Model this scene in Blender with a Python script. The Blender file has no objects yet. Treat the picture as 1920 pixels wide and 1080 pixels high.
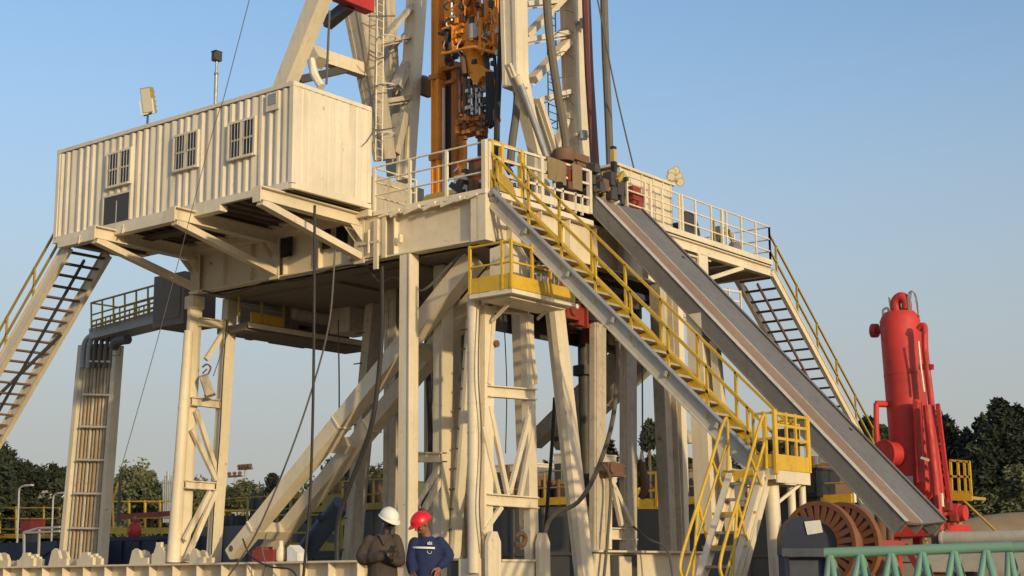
import bpy, bmesh, math, random
from mathutils import Vector as V, Matrix, noise as mnoise
random.seed(7)
S = bpy.context.scene
C = S.collection
R = math.radians
# ---------------------------------------------------------------- camera
PITCH, ROLL, YAW, FPX = R(10.9), R(-0.5), R(-38.0), 2800.0
CAM = V((21.6, -26.68, 1.0))
_f = V((math.sin(YAW)*math.cos(PITCH), math.cos(YAW)*math.cos(PITCH), math.sin(PITCH)))
_r = V((math.cos(YAW), -math.sin(YAW), 0)); _u = _r.cross(_f)
_r2 = math.cos(ROLL)*_r+math.sin(ROLL)*_u; _u2 = -math.sin(ROLL)*_r+math.cos(ROLL)*_u
cd = bpy.data.cameras.new('Camera'); cam = bpy.data.objects.new('Camera', cd); C.objects.link(cam)
cam.matrix_world = Matrix(((_r2.x, _u2.x, -_f.x, CAM.x), (_r2.y, _u2.y, -_f.y, CAM.y), (_r2.z, _u2.z, -_f.z, CAM.z), (0, 0, 0, 1)))
cd.sensor_width = 36; cd.lens = 36*FPX/1920; cd.clip_end = 6000; cd.clip_start = .1
S.camera = cam
# ---------------------------------------------------------------- sky, sun, exposure
SUN_EL, SUN_AZ = R(11), R(-20)          # azimuth counted from +x towards +y
w = bpy.data.worlds.new('World'); S.world = w; w.use_nodes = True
nt = w.node_tree; bg = nt.nodes['Background']
sky = nt.nodes.new('ShaderNodeTexSky'); sky.sky_type = 'NISHITA'; sky.sun_disc = False
sky.sun_elevation = SUN_EL; sky.sun_rotation = R(90)-SUN_AZ
sky.air_density = 1.0; sky.dust_density = 2.2; sky.ozone_density = 2.2; sky.altitude = 50
_tc = nt.nodes.new('ShaderNodeTexCoord'); _sp = nt.nodes.new('ShaderNodeSeparateXYZ'); nt.links.new(_tc.outputs['Generated'], _sp.inputs[0])
_cr = nt.nodes.new('ShaderNodeValToRGB'); _cr.color_ramp.interpolation = 'EASE'      # dusty haze low over the horizon
_cr.color_ramp.elements[0].position = .03; _cr.color_ramp.elements[0].color = (.95, .95, .95, 1)
_cr.color_ramp.elements[1].position = .40; _cr.color_ramp.elements[1].color = (.0, .0, .0, 1)
_mx = nt.nodes.new('ShaderNodeMix'); _mx.data_type = 'RGBA'; _mx.inputs[7].default_value = (1.96, 1.97, 1.93, 1)
nt.links.new(_sp.outputs[2], _cr.inputs[0]); nt.links.new(_cr.outputs[0], _mx.inputs[0]); nt.links.new(sky.outputs[0], _mx.inputs[6])
nt.links.new(_mx.outputs[2], bg.inputs[0]); bg.inputs[1].default_value = .146
ld = bpy.data.lights.new('Sun', 'SUN'); ld.energy = 1.82; ld.angle = R(1.3); ld.color = (1, .785, .45)
sun = bpy.data.objects.new('Sun', ld); C.objects.link(sun)
sun.rotation_euler = V((math.cos(SUN_EL)*math.cos(SUN_AZ), math.cos(SUN_EL)*math.sin(SUN_AZ), math.sin(SUN_EL))).to_track_quat('Z', 'Y').to_euler()
S.view_settings.view_transform = 'Standard'; S.view_settings.look = 'None'
S.view_settings.exposure = 0.65; S.view_settings.gamma = 1
# ---------------------------------------------------------------- helpers
def P(px, py, x=None, y=None, z=None, d=None):
    """world point seen at photo pixel (px,py) on the plane x=, y=, z= or at camera depth d"""
    q = _f + _r2*((px-960)/FPX) - _u2*((py-540)/FPX)
    if x is not None: t = (x-CAM.x)/q.x
    elif y is not None: t = (y-CAM.y)/q.y
    elif z is not None: t = (z-CAM.z)/q.z
    else: t = d
    return CAM+q*t
OFF = {}
def tag(o, label=None, cat=None, group=None, kind=None):
    if label: o['label'] = label
    if cat: o['category'] = cat
    if group: o['group'] = group
    if kind: o['kind'] = kind
    return o
def thing(name, label, cat, loc=(0, 0, 0), group=None):
    o = bpy.data.objects.new(name, None); C.objects.link(o); o.location = V(loc); o.empty_display_size = .2
    OFF[o] = V(loc); return tag(o, label, cat, group)
class MB:
    def __init__(s): s.v = []; s.f = []; s.m = []; s.cm = 0
    def add(s, vs, fs):
        b = len(s.v); s.v += [V(p) for p in vs]; s.f += [tuple(i+b for i in f) for f in fs]; s.m += [s.cm]*len(fs); return s
    def nx(s):
        s.cuts = getattr(s, 'cuts', [(0, 0)]); s.cuts.append((len(s.v), len(s.f))); return s
    def each(s, name, mat, parent, **k):
        """one object for every piece closed with nx()"""
        c = getattr(s, 'cuts', [(0, 0)]); c = c if c[-1][0] == len(s.v) else c+[(len(s.v), len(s.f))]; out = []
        for (v0, f0), (v1, f1) in zip(c[:-1], c[1:]):
            q = MB(); q.v = s.v[v0:v1]; q.f = [tuple(i-v0 for i in f) for f in s.f[f0:f1]]; q.m = s.m[f0:f1]; out.append(q.build(name, mat, parent, **k))
        return out
    def box(s, x0, x1, y0, y1, z0, z1):
        return s.add([(x, y, z) for x in (x0, x1) for y in (y0, y1) for z in (z0, z1)],
                     [(0, 1, 3, 2), (4, 6, 7, 5), (0, 4, 5, 1), (2, 3, 7, 6), (0, 2, 6, 4), (1, 5, 7, 3)])
    def bar(s, a, b, w=.1, h=None, up=(0, 0, 1), e0=0, e1=0):
        h = w if h is None else h
        a = V(a); b = V(b); d = (b-a).normalized(); up = V(up)
        if abs(d.dot(up)) > .995: up = V((1, 0, 0)) if abs(d.x) < .9 else V((0, 1, 0))
        sd = d.cross(up).normalized(); u = sd.cross(d).normalized(); a = a-d*e0; b = b+d*e1
        vs = [p+sd*i*w/2+u*j*h/2 for p in (a, b) for i, j in ((-1, -1), (1, -1), (1, 1), (-1, 1))]
        return s.add(vs, [(3, 2, 1, 0), (4, 5, 6, 7), (0, 1, 5, 4), (1, 2, 6, 5), (2, 3, 7, 6), (3, 0, 4, 7)])
    def ibeam(s, a, b, w=.3, h=.4, up=(0, 0, 1), t=.03, tw=.02):
        a = V(a); b = V(b); d = (b-a).normalized(); up = V(up)
        if abs(d.dot(up)) > .995: up = V((1, 0, 0))
        sd = d.cross(up).normalized(); u = sd.cross(d).normalized()
        for k in (-1, 1): s.bar(a+u*k*(h-t)/2, b+u*k*(h-t)/2, w, t, u)
        return s.bar(a, b, tw, h-2*t, u)
    def tube(s, a, b, r, n=10, r2=None, cap=True):
        a = V(a); b = V(b); d = (b-a).normalized(); r2 = r if r2 is None else r2
        q = d.to_track_quat('Z', 'Y'); vs = []
        for p, rr in ((a, r), (b, r2)):
            for i in range(n):
                t = 2*math.pi*i/n; vs.append(p+q @ V((rr*math.cos(t), rr*math.sin(t), 0)))
        fs = [(i, (i+1) % n, n+(i+1) % n, n+i) for i in range(n)]
        if cap: fs += [tuple(range(n-1, -1, -1)), tuple(range(n, 2*n))]
        return s.add(vs, fs)
    def path(s, pts, r, n=6, sub=6):
        pts = [V(p) for p in pts]; q = []
        if len(pts) > 2 and sub > 1:
            for i in range(len(pts)-1):
                p0 = pts[max(i-1, 0)]; p1 = pts[i]; p2 = pts[i+1]; p3 = pts[min(i+2, len(pts)-1)]
                for k in range(sub):
                    t = k/sub; q.append(.5*((2*p1)+(p2-p0)*t+(2*p0-5*p1+4*p2-p3)*t*t+(3*p1-p0-3*p2+p3)*t**3))
            q.append(pts[-1])
        else: q = pts
        vs = []; fs = []; u = None
        for i, p in enumerate(q):
            d = (q[min(i+1, len(q)-1)]-q[max(i-1, 0)]).normalized()
            if u is None: u = d.orthogonal().normalized()
            u = (u-d*u.dot(d)).normalized(); v = d.cross(u)
            rr = r(i/(len(q)-1)) if callable(r) else r
            vs += [p+(u*math.cos(2*math.pi*k/n)+v*math.sin(2*math.pi*k/n))*rr for k in range(n)]
        for i in range(len(q)-1):
            fs += [(i*n+k, i*n+(k+1) % n, (i+1)*n+(k+1) % n, (i+1)*n+k) for k in range(n)]
        fs += [tuple(range(n-1, -1, -1)), tuple(range(len(vs)-n, len(vs)))]
        return s.add(vs, fs)
    def lathe(s, prof, o, ax=(0, 0, 1), n=24, cap=True):
        o = V(o); q = V(ax).normalized().to_track_quat('Z', 'Y'); vs = []; fs = []
        for r, z in prof:
            for i in range(n):
                t = 2*math.pi*i/n; vs.append(o+q @ V((max(r, 1e-4)*math.cos(t), max(r, 1e-4)*math.sin(t), z)))
        for j in range(len(prof)-1):
            fs += [(j*n+i, j*n+(i+1) % n, (j+1)*n+(i+1) % n, (j+1)*n+i) for i in range(n)]
        if cap: fs += [tuple(range(n-1, -1, -1)), tuple(range(len(vs)-n, len(vs)))]
        return s.add(vs, fs)
    def prism(s, pts, ext):
        """closed polygon pushed along the vector ext"""
        pts = [V(p) for p in pts]; e = V(ext); n = len(pts)
        fs = [tuple(range(n)), tuple(range(2*n-1, n-1, -1))]+[(i, i+n, (i+1) % n+n, (i+1) % n) for i in range(n)]
        return s.add(pts+[p+e for p in pts], fs)
    def ball(s, c, r, n=12, sx=1, sy=1, sz=1):
        pr = [(r*math.sin(math.pi*i/8), -r*math.cos(math.pi*i/8)) for i in range(9)]
        b = len(s.v); s.lathe(pr, (0, 0, 0), n=n); c = V(c)
        for i in range(b, len(s.v)): p = s.v[i]; s.v[i] = V((p.x*sx, p.y*sy, p.z*sz))+c
        return s
    def build(s, name, mat, parent=None, loc=None, label=None, flat=False):
        me = bpy.data.meshes.new(name)
        off = OFF[parent] if parent is not None else V(loc if loc is not None else (0, 0, 0))
        me.from_pydata([tuple(p-off) for p in s.v], [], s.f)
        mats = mat if isinstance(mat, (list, tuple)) else [mat]
        for m in mats: me.materials.append(m)
        if len(mats) > 1: me.polygons.foreach_set('material_index', s.m)
        bm = bmesh.new(); bm.from_mesh(me); bmesh.ops.recalc_face_normals(bm, faces=bm.faces[:]); bm.to_mesh(me); bm.free()
        if not flat:
            me.polygons.foreach_set('use_smooth', [True]*len(me.polygons)); me.set_sharp_from_angle(angle=R(36))
        o = bpy.data.objects.new(name, me); C.objects.link(o); OFF[o] = off
        if parent is not None: o.parent = parent
        else: o.location = off
        if label: o['label'] = label
        return o
def single(mb, name, mat, label, cat, group=None, loc=None, kind=None, flat=False):
    if loc is None:
        xs = [p.x for p in mb.v]; ys = [p.y for p in mb.v]; zs = [p.z for p in mb.v]
        loc = V(((min(xs)+max(xs))/2, (min(ys)+max(ys))/2, min(zs)))
    return tag(mb.build(name, mat, None, loc, flat=flat), label, cat, group, kind)
# ---------------------------------------------------------------- materials
def mat_new(n):
    m = bpy.data.materials.new(n); m.use_nodes = True; t = m.node_tree
    return m, t, t.nodes['Principled BSDF']
def nd(t, k, **kw):
    n = t.nodes.new(k)
    for a, b in kw.items():
        if a.startswith('i_'): n.inputs[a[2:].replace('_', ' ')].default_value = b
        else: setattr(n, a, b)
    return n
def paint(name, col, grime=.35, rust=.0, rough=.5, metal=0., bump=.15, streak=.35, gcol=(.16, .12, .075), scale=1., var=.10):
    """weathered paint: slow tint, fine grime, rain streaks, rust specks, all fixed to the thing"""
    m, t, b = mat_new(name); L = t.links.new
    g = nd(t, 'ShaderNodeNewGeometry')
    oi = nd(t, 'ShaderNodeObjectInfo')
    n1 = nd(t, 'ShaderNodeTexNoise'); n1.inputs['Scale'].default_value = .7*scale; n1.inputs['Detail'].default_value = 5
    n2 = nd(t, 'ShaderNodeTexNoise'); n2.inputs['Scale'].default_value = 5*scale; n2.inputs['Detail'].default_value = 9; n2.inputs['Roughness'].default_value = .68
    mp = nd(t, 'ShaderNodeMapping'); mp.inputs['Scale'].default_value = (7*scale, 7*scale, .45*scale)
    n3 = nd(t, 'ShaderNodeTexNoise'); n3.inputs['Scale'].default_value = 1.; n3.inputs['Detail'].default_value = 6
    n4 = nd(t, 'ShaderNodeTexNoise'); n4.inputs['Scale'].default_value = 3.2*scale; n4.inputs['Detail'].default_value = 10; n4.inputs['Roughness'].default_value = .75
    for n in (n1, n2, n4): L(g.outputs['Position'], n.inputs['Vector'])
    L(g.outputs['Position'], mp.inputs[0]); L(mp.outputs[0], n3.inputs['Vector'])
    def ramp(src, a, b_, lo=0., hi=1.):
        r = nd(t, 'ShaderNodeMapRange'); r.inputs[1].default_value = a; r.inputs[2].default_value = b_
        r.inputs[3].default_value = lo; r.inputs[4].default_value = hi; L(src, r.inputs[0]); return r.outputs[0]
    hsv = nd(t, 'ShaderNodeHueSaturation'); hsv.inputs['Color'].default_value = (*col, 1)
    ad = nd(t, 'ShaderNodeMath', operation='ADD'); L(ramp(n1.outputs[0], .3, .7, 1-var, 1+var), ad.inputs[0])
    L(ramp(oi.outputs['Random'], 0, 1, -.05, .05), ad.inputs[1]); L(ad.outputs[0], hsv.inputs['Value'])
    mx = nd(t, 'ShaderNodeMix', data_type='RGBA'); L(hsv.outputs[0], mx.inputs[6]); mx.inputs[7].default_value = (*gcol, 1)
    ma = nd(t, 'ShaderNodeMath', operation='MAXIMUM')
    L(ramp(n2.outputs[0], .50, .80, 0, grime), ma.inputs[0]); L(ramp(n3.outputs[0], .52, .80, 0, streak), ma.inputs[1]); L(ma.outputs[0], mx.inputs[0])
    out = mx.outputs[2]
    if rust > 0:
        m2 = nd(t, 'ShaderNodeMix', data_type='RGBA'); L(out, m2.inputs[6]); m2.inputs[7].default_value = (.13, .05, .02, 1)
        L(ramp(n4.outputs[0], .66-.22*rust, .74-.16*rust, 0, .9), m2.inputs[0]); out = m2.outputs[2]
    L(out, b.inputs['Base Color'])
    L(ramp(n2.outputs[0], .3, .8, rough-.08, min(1, rough+.22)), b.inputs['Roughness']); b.inputs['Metallic'].default_value = metal
    if bump:
        bp = nd(t, 'ShaderNodeBump'); bp.inputs['Strength'].default_value = bump; bp.inputs['Distance'].default_value = .012
        L(n2.outputs[0], bp.inputs['Height']); L(bp.outputs[0], b.inputs['Normal'])
    return m
M = {}
M['cream'] = paint('cream_paint', (.71, .615, .45), .26, .16, .5, streak=.26, gcol=(.26, .17, .09))
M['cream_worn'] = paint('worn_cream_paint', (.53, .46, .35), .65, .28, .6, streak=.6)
M['wall'] = paint('cabin_paint', (.72, .635, .49), .22, .12, .52, streak=.32, gcol=(.30, .21, .12))
M['cream_pale'] = paint('pale_rail_paint', (.75, .66, .49), .2, .04, .45)
M['yellow'] = paint('yellow_paint', (.62, .39, .03), .5, .2, .5, gcol=(.16, .09, .03))
M['yellow_dull'] = paint('dull_yellow_paint', (.42, .29, .05), .5, .12, .6)
M['orange'] = paint('orange_paint', (.93, .35, .025), .30, .08, .45, gcol=(.10, .05, .02))
M['orange_dark'] = paint('greasy_orange_paint', (.58, .20, .03), .55, .22, .5, gcol=(.04, .025, .015))
M['red'] = paint('red_paint', (.52, .034, .026), .5, .10, .55, gcol=(.20, .045, .03), bump=.15, streak=.45, var=.2)
M['red_dark'] = paint('dull_red_paint', (.27, .04, .025), .6, .15, .55, gcol=(.05, .025, .02))
M['maroon'] = paint('maroon_paint', (.14, .045, .05), .4, .1, .5)
M['grey'] = paint('grey_plate', (.165, .16, .152), .5, .14, .5, gcol=(.10, .075, .055), streak=.5)
M['galv'] = paint('bright_steel', (.55, .55, .54), .3, .05, .35, metal=.6)
M['steel'] = paint('bare_steel', (.30, .29, .28), .5, .15, .42, metal=.5)
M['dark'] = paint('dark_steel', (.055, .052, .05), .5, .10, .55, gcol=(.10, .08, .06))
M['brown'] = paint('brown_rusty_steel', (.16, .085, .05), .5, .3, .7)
M['wear'] = paint('polished_rust_plate', (.27, .175, .11), .45, .1, .5, gcol=(.14, .07, .04), streak=.4)
M['tread'] = paint('dusty_tread', (.40, .33, .24), .7, .15, .8, gcol=(.09, .07, .05), scale=2.5)
M['rubber'] = paint('black_rubber', (.022, .021, .021), .3, 0, .6, gcol=(.09, .075, .06))
M['hose'] = paint('dusty_hose', (.13, .115, .095), .4, 0, .65)
M['rope'] = paint('steel_rope', (.10, .095, .09), .3, 0, .6)
M['soffit'] = paint('shade_toned_soffit_paint', (.20, .165, .125), .5, .2, .6)  # under-floor shade put into the paint as a darker base colour
M['stone'] = paint('pale_grey_beige_paint', (.52, .47, .38), .4, .08, .5)
M['tarp'] = paint('brown_canvas', (.26, .185, .10), .35, 0, .9, bump=.5, gcol=(.12, .08, .05))
M['green'] = paint('pale_green_paint', (.155, .30, .22), .3, .08, .5, gcol=(.25, .24, .17))
M['navy'] = paint('navy_paint', (.011, .019, .045), .2, .02, .5, gcol=(.04, .04, .045))
M['tank'] = paint('slate_tank_paint', (.12, .115, .11), .5, .08, .55, gcol=(.17, .14, .10))
M['white'] = paint('white_paint', (.78, .77, .73), .25, .05, .5)
M['paper'] = paint('paper_sheet', (.55, .54, .52), .15, 0, .9)
M['black'] = paint('black_paint', (.02, .02, .02), .3, 0, .5)
M['tan'] = paint('tan_cable_sheath', (.42, .31, .18), .45, .12, .65, gcol=(.15, .10, .05))
M['pan'] = paint('brown_floor_pan', (.11, .085, .065), .5, .2, .7)
M['concrete'] = paint('pale_dusty_pipe', (.46, .42, .35), .45, .1, .75)
M['pole'] = paint('galvanised_pole', (.42, .42, .42), .3, 0, .5)
M['spool_wood'] = paint('orange_spool_paint', (.22, .075, .028), .7, .3, .7)
m, t, b = mat_new('window_glass'); b.inputs['Base Color'].default_value = (.02, .022, .025, 1); b.inputs['Roughness'].default_value = .08; M['glass'] = m
m, t, b = mat_new('lamp_lens'); b.inputs['Base Color'].default_value = (.60, .56, .44, 1); b.inputs['Roughness'].default_value = .25; M['lens'] = m
def leafmat(name, c1, c2, trans=.25):
    m, t, b = mat_new(name); L = t.links.new
    g = nd(t, 'ShaderNodeNewGeometry'); n = nd(t, 'ShaderNodeTexNoise'); n.inputs['Scale'].default_value = .55; n.inputs['Detail'].default_value = 6
    L(g.outputs['Position'], n.inputs['Vector'])
    ad = nd(t, 'ShaderNodeMath', operation='MULTIPLY_ADD'); L(g.outputs['Random Per Island'], ad.inputs[0]); ad.inputs[1].default_value = .6
    L(n.outputs[0], ad.inputs[2])
    mr = nd(t, 'ShaderNodeMapRange'); mr.inputs[1].default_value = .35; mr.inputs[2].default_value = 1.15; L(ad.outputs[0], mr.inputs[0])
    mx = nd(t, 'ShaderNodeMix', data_type='RGBA'); mx.inputs[6].default_value = (*c1, 1); mx.inputs[7].default_value = (*c2, 1); L(mr.outputs[0], mx.inputs[0])
    L(mx.outputs[2], b.inputs['Base Color']); b.inputs['Roughness'].default_value = .75
    return m
M['leaf_dark'] = leafmat('dark_conifer_foliage', (.011, .017, .008), (.038, .048, .019))
M['leaf_mid'] = leafmat('broadleaf_foliage', (.036, .048, .02), (.145, .145, .06))
M['leaf_pale'] = leafmat('pale_willow_foliage', (.06, .07, .028), (.19, .19, .08))
M['bark'] = paint('bark', (.10, .075, .05), .5, 0, .9, bump=.6)
def sandmat():
    m, t, b = mat_new('sandy_ground'); L = t.links.new
    g = nd(t, 'ShaderNodeNewGeometry')
    n = nd(t, 'ShaderNodeTexNoise'); n.inputs['Scale'].default_value = .25; n.inputs['Detail'].default_value = 12; n.inputs['Roughness'].default_value = .65
    n2 = nd(t, 'ShaderNodeTexNoise'); n2.inputs['Scale'].default_value = 3; n2.inputs['Detail'].default_value = 10
    L(g.outputs['Position'], n.inputs['Vector']); L(g.outputs['Position'], n2.inputs['Vector'])
    cr = nd(t, 'ShaderNodeValToRGB'); cr.color_ramp.elements[0].position = .3; cr.color_ramp.elements[0].color = (.20, .13, .065, 1)
    cr.color_ramp.elements[1].position = .72; cr.color_ramp.elements[1].color = (.40, .29, .17, 1)
    L(n.outputs[0], cr.inputs[0]); L(cr.outputs[0], b.inputs['Base Color']); b.inputs['Roughness'].default_value = .95
    bp = nd(t, 'ShaderNodeBump'); bp.inputs['Strength'].default_value = .6; bp.inputs['Distance'].default_value = .05; L(n2.outputs[0], bp.inputs['Height']); L(bp.outputs[0], b.inputs['Normal'])
    return m
M['sand'] = sandmat()
def stripes(name, ca, cb, period):
    m, t, b = mat_new(name); L = t.links.new
    g = nd(t, 'ShaderNodeNewGeometry'); sp = nd(t, 'ShaderNodeSeparateXYZ'); L(g.outputs['Position'], sp.inputs[0])
    md = nd(t, 'ShaderNodeMath', operation='FRACT'); dv = nd(t, 'ShaderNodeMath', operation='DIVIDE'); dv.inputs[1].default_value = period
    L(sp.outputs[2], dv.inputs[0]); L(dv.outputs[0], md.inputs[0])
    gt = nd(t, 'ShaderNodeMath', operation='GREATER_THAN'); gt.inputs[1].default_value = .5; L(md.outputs[0], gt.inputs[0])
    mx = nd(t, 'ShaderNodeMix', data_type='RGBA'); mx.inputs[6].default_value = (*ca, 1); mx.inputs[7].default_value = (*cb, 1)
    L(gt.outputs[0], mx.inputs[0]); L(mx.outputs[2], b.inputs['Base Color']); b.inputs['Roughness'].default_value = .6
    return m
M['hazard'] = stripes('black_yellow_bands', (.025, .025, .02), (.50, .38, .14), .68)
# ---------------------------------------------------------------- ground
def hgt(x, y):
    d = (x-P(1900, 1000, d=62).x)**2/14**2+(y-P(1900, 1000, d=62).y)**2/9**2
    return 3.4*math.exp(-d)
mb = MB(); N = 60
mb.add([(-1500, -1500, 0), (1500, -1500, 0), (1500, 1500, 0), (-1500, 1500, 0)], [(0, 1, 2, 3)])
o = single(mb, 'ground', M['sand'], None, None, loc=(0, 0, 0), kind='structure')
mb = MB(); q = P(1960, 1000, d=62); vs = []; fs = []; NX, NY = 70, 36
ux = _r; uy = V((-_r.y, _r.x, 0))
for i in range(NX+1):
    for j in range(NY+1):
        a = -24+60*i/NX; b_ = -10+22*j/NY
        e = math.exp(-(b_/4.6)**2)*(1/(1+math.exp(-(a+8)/2.2)))*(1/(1+math.exp((a-26)/3)))
        h = 3.75*e*(.94+.10*mnoise.noise(V((a*.25, b_*.25, 1))))+.12*e*mnoise.noise(V((a*1.3, b_*1.3, 3)))-.05
        p = V((q.x, q.y, 0))+ux*a+uy*b_; vs.append((p.x, p.y, h))
for i in range(NX):
    for j in range(NY):
        k = i*(NY+1)+j; fs.append((k, k+NY+1, k+NY+2, k+1))
mb.add(vs, fs); single(mb, 'sand_bank', M['sand'], None, None, loc=(q.x, q.y, 0), kind='structure')

def railing(m, pts, hs=(.42, .80, 1.15), sp=1.3, w=.055, rw=.045, toe=0, tube=True, extra=0):
    for a, b in zip(pts[:-1], pts[1:]):
        a = V(a); b = V(b); n = max(1, round((b-a).length/sp))
        for i in range(n+1):
            p = a.lerp(b, i/n)
            m.box(p.x-w/2, p.x+w/2, p.y-w/2, p.y+w/2, p.z, p.z+hs[-1]+extra)
        for h in hs:
            z = V((0, 0, h))
            if tube: m.tube(a+z, b+z, rw/2, 8)
            else: m.bar(a+z, b+z, rw, rw)
        if toe: m.bar(a+V((0, 0, toe/2)), b+V((0, 0, toe/2)), .012, toe)
    return m
# ---------------------------------------------------------------- cabin (container doghouse)
CX0, CX1, CY0, CY1, CZ0, CZ1 = -13.12, -3.68, -2.80, -.06, 10.10, 12.76
cab = thing('doghouse_cabin', 'long cream corrugated container cabin overhanging the rig floor on three brackets', 'cabin', (-8.4, -1.4, CZ0))
def corr(m, a, b, z0, z1, nrm, pitch=.28, dep=.045, duty=(.30, .5, .80)):
    a = V(a); b = V(b); L_ = (b-a).length; d = (b-a)/L_; n = V(nrm); pr = []; k = 0; dep0 = dep
    rj = random.Random(int(L_*100)); off = 0
    pr.append((0, 0))
    while k*pitch+off < L_:
        off += rj.uniform(-.06, .06)*pitch; dep = dep0*rj.uniform(.75, 1.15)
        for f_, h in ((0, 0), (duty[0], 0), (duty[1], -dep), (duty[2], -dep)):
            s_ = (k+f_)*pitch+off
            if .003 < s_ < L_-.003: pr.append((s_, h))
        k += 1
    pr.append((L_, 0)); vs = []; fs = []
    for s_, h in pr:
        p = a+d*s_+n*h; vs += [V((p.x, p.y, z0)), V((p.x, p.y, z1))]
    fs = [(2*i, 2*i+2, 2*i+3, 2*i+1) for i in range(len(pr)-1)]
    return m.add(vs, fs)
m = MB(); corr(m, (CX0+.12, CY0+.02, 0), (CX1-.12, CY0+.02, 0), CZ0+.16, CZ1-.12, (0, -1, 0)); m.build('long_wall', M['wall'], cab)
m = MB(); corr(m, (CX1-.02, CY0+.12, 0), (CX1-.02, CY1-.10, 0), CZ0+.16, CZ1-.10, (1, 0, 0), .235, .018, (.72, .80, .92)); m.build('end_wall', M['wall'], cab)
m = MB(); m.box(CX0+.12, CX1-.12, CY1-.03, CY1-.01, CZ0+.1, CZ1-.1); m.build('plain_wall', M['wall'], cab)
m = MB(); corr(m, (CX0+.02, CY1-.1, 0), (CX0+.02, CY0+.12, 0), CZ0+.16, CZ1-.12, (-1, 0, 0)); m.build('end_wall', M['wall'], cab)
m = MB()
for x in (CX0, CX1-.13):
    for y in (CY0, CY1-.13): m.box(x, x+.13, y, y+.13, CZ0+.14, CZ1-.12)
for z0, z1 in ((CZ0, CZ0+.17), (CZ1-.10, CZ1)):
    m.box(CX0+.135, CX1-.135, CY0-.004, CY0+.10, z0, z1); m.box(CX0+.135, CX1-.135, CY1-.10, CY1+.004, z0, z1)
    m.box(CX0-.004, CX0+.10, CY0+.135, CY1-.135, z0, z1); m.box(CX1-.10, CX1+.004, CY0+.135, CY1-.135, z0, z1)
for x in (CX0-.006, CX1-.172):
    for y in (CY0-.006, CY1-.172):
        for z in (CZ0-.006, CZ1-.115): m.box(x, x+.178, y, y+.178, z, z+.12)
m.build('frame', M['wall'], cab)
m = MB(); m.box(CX0+.1, CX1-.1, CY0+.1, CY1-.1, CZ1-.06, CZ1-.03)
m.build('roof', M['wall'], cab)
m = MB(); m.box(CX0+.1, CX1-.1, CY0+.1, CY1-.1, CZ0+.05, CZ0+.09)
for i in range(22): x = CX0+.4+i*.42; m.box(x, x+.06, CY0+.1, CY1-.1, CZ0-.02, CZ0+.05)
m.box(-10.8, -7.6, -1.9, -1.55, CZ0-.12, CZ0-.025)
m.build('floor_pan', M['pan'], cab)
m = MB(); m.box(CX0+.25, -6.2, CY0-.02, CY0+.22, CZ0-.16, CZ0-.008); m.build('support_beam', M['wall'], cab)
for (x0, y0, x1, y1) in ((202, 286, 246, 346), (327, 249, 371, 319), (430, 226, 478, 296)):
    a = P(x0, y1, y=CY0); b = P(x1, y0, y=CY0); xa, xb = a.x, b.x; zc = (a.z+P(x1, y1-8, y=CY0).z)/2; za = zc-.0; zb = za+.80*(1 if True else 1)
    zb = P((x0+x1)/2, (y0+y1)/2, y=CY0).z; za = zb-.44; zb = zb+.44
    m = MB(); t = .055; y = CY0
    m.box(xa-t, xa, y-.05, y+.03, za-t, zb+t); m.box(xb, xb+t, y-.05, y+.03, za-t, zb+t)
    m.box(xa, xb, y-.05, y+.03, zb, zb+t); m.box(xa, xb, y-.07, y+.03, za-t, za)
    xm = (xa+xb)/2; m.box(xm-.045, xm+.045, y-.045, y+.02, za, zb)
    wf = m.build('window', M['wall'], cab)
    g_ = MB(); g_.box(xa, xb, y-.012, y-.004, za, zb); g_.build('pane', M['glass'], wf)
    g_ = MB()
    for k in range(1, 8):
        x = xa+(xb-xa)*k/8
        if k != 4: g_.box(x-.006, x+.006, y-.058, y-.046, za, zb)
    g_.box(xa, xb, y-.040, y-.028, (za+zb)/2-.025, (za+zb)/2+.025); g_.box(xa, xa+.05, y-.034, y-.02, za, zb); g_.box(xb-.05, xb, y-.034, y-.02, za, zb); g_.build('window_bars', M['stone'], wf)
a = P(194, 418, y=CY0); b = P(244, 360, y=CY0)
m = MB(); m.box(a.x, b.x, CY0-.012, CY0-.002, CZ0+.17, b.z); d_ = m.build('lower_hatch', M['dark'], cab)
m = MB(); m.box(a.x-.06, a.x, CY0-.03, CY0+.02, CZ0+.17, b.z+.05); m.box(b.x, b.x+.06, CY0-.03, CY0+.02, CZ0+.17, b.z+.05); m.box(a.x, b.x, CY0-.03, CY0+.02, b.z, b.z+.05)
m.box((a.x+b.x)/2-.012, (a.x+b.x)/2+.012, CY0-.018, CY0-.012, CZ0+.17, b.z-.15); m.build('hatch_frame', M['wall'], d_)
a = P(512, 188, y=CY0); m = MB(); m.box(a.x-.22, a.x+.22, CY0-.03, CY0+.02, a.z-.26, a.z+.2)
vp = m.build('vent_plate', M['wall'], cab)
m = MB(); m.box(a.x-.13, a.x+.15, CY0-.04, CY0-.03, a.z-.12, a.z+.16)
for k in range(6): m.box(a.x-.13, a.x+.15, CY0-.052, CY0-.04, a.z-.10+k*.045, a.z-.085+k*.045)
m.build('louvre', M['pole'], vp)
# stain patches / small hooks on the bottom rail
for px_ in (150, 232):
    a = P(px_, 440 if px_ == 150 else 420, y=CY0-.03); m = MB(); m.path([(a.x, CY0-.03, CZ0+.05), (a.x, CY0-.05, CZ0-.1), (a.x+.05, CY0-.1, CZ0-.2), (a.x+.1, CY0-.05, CZ0-.1)], .018); m.build('hook', M['cream'], cab)
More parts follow.
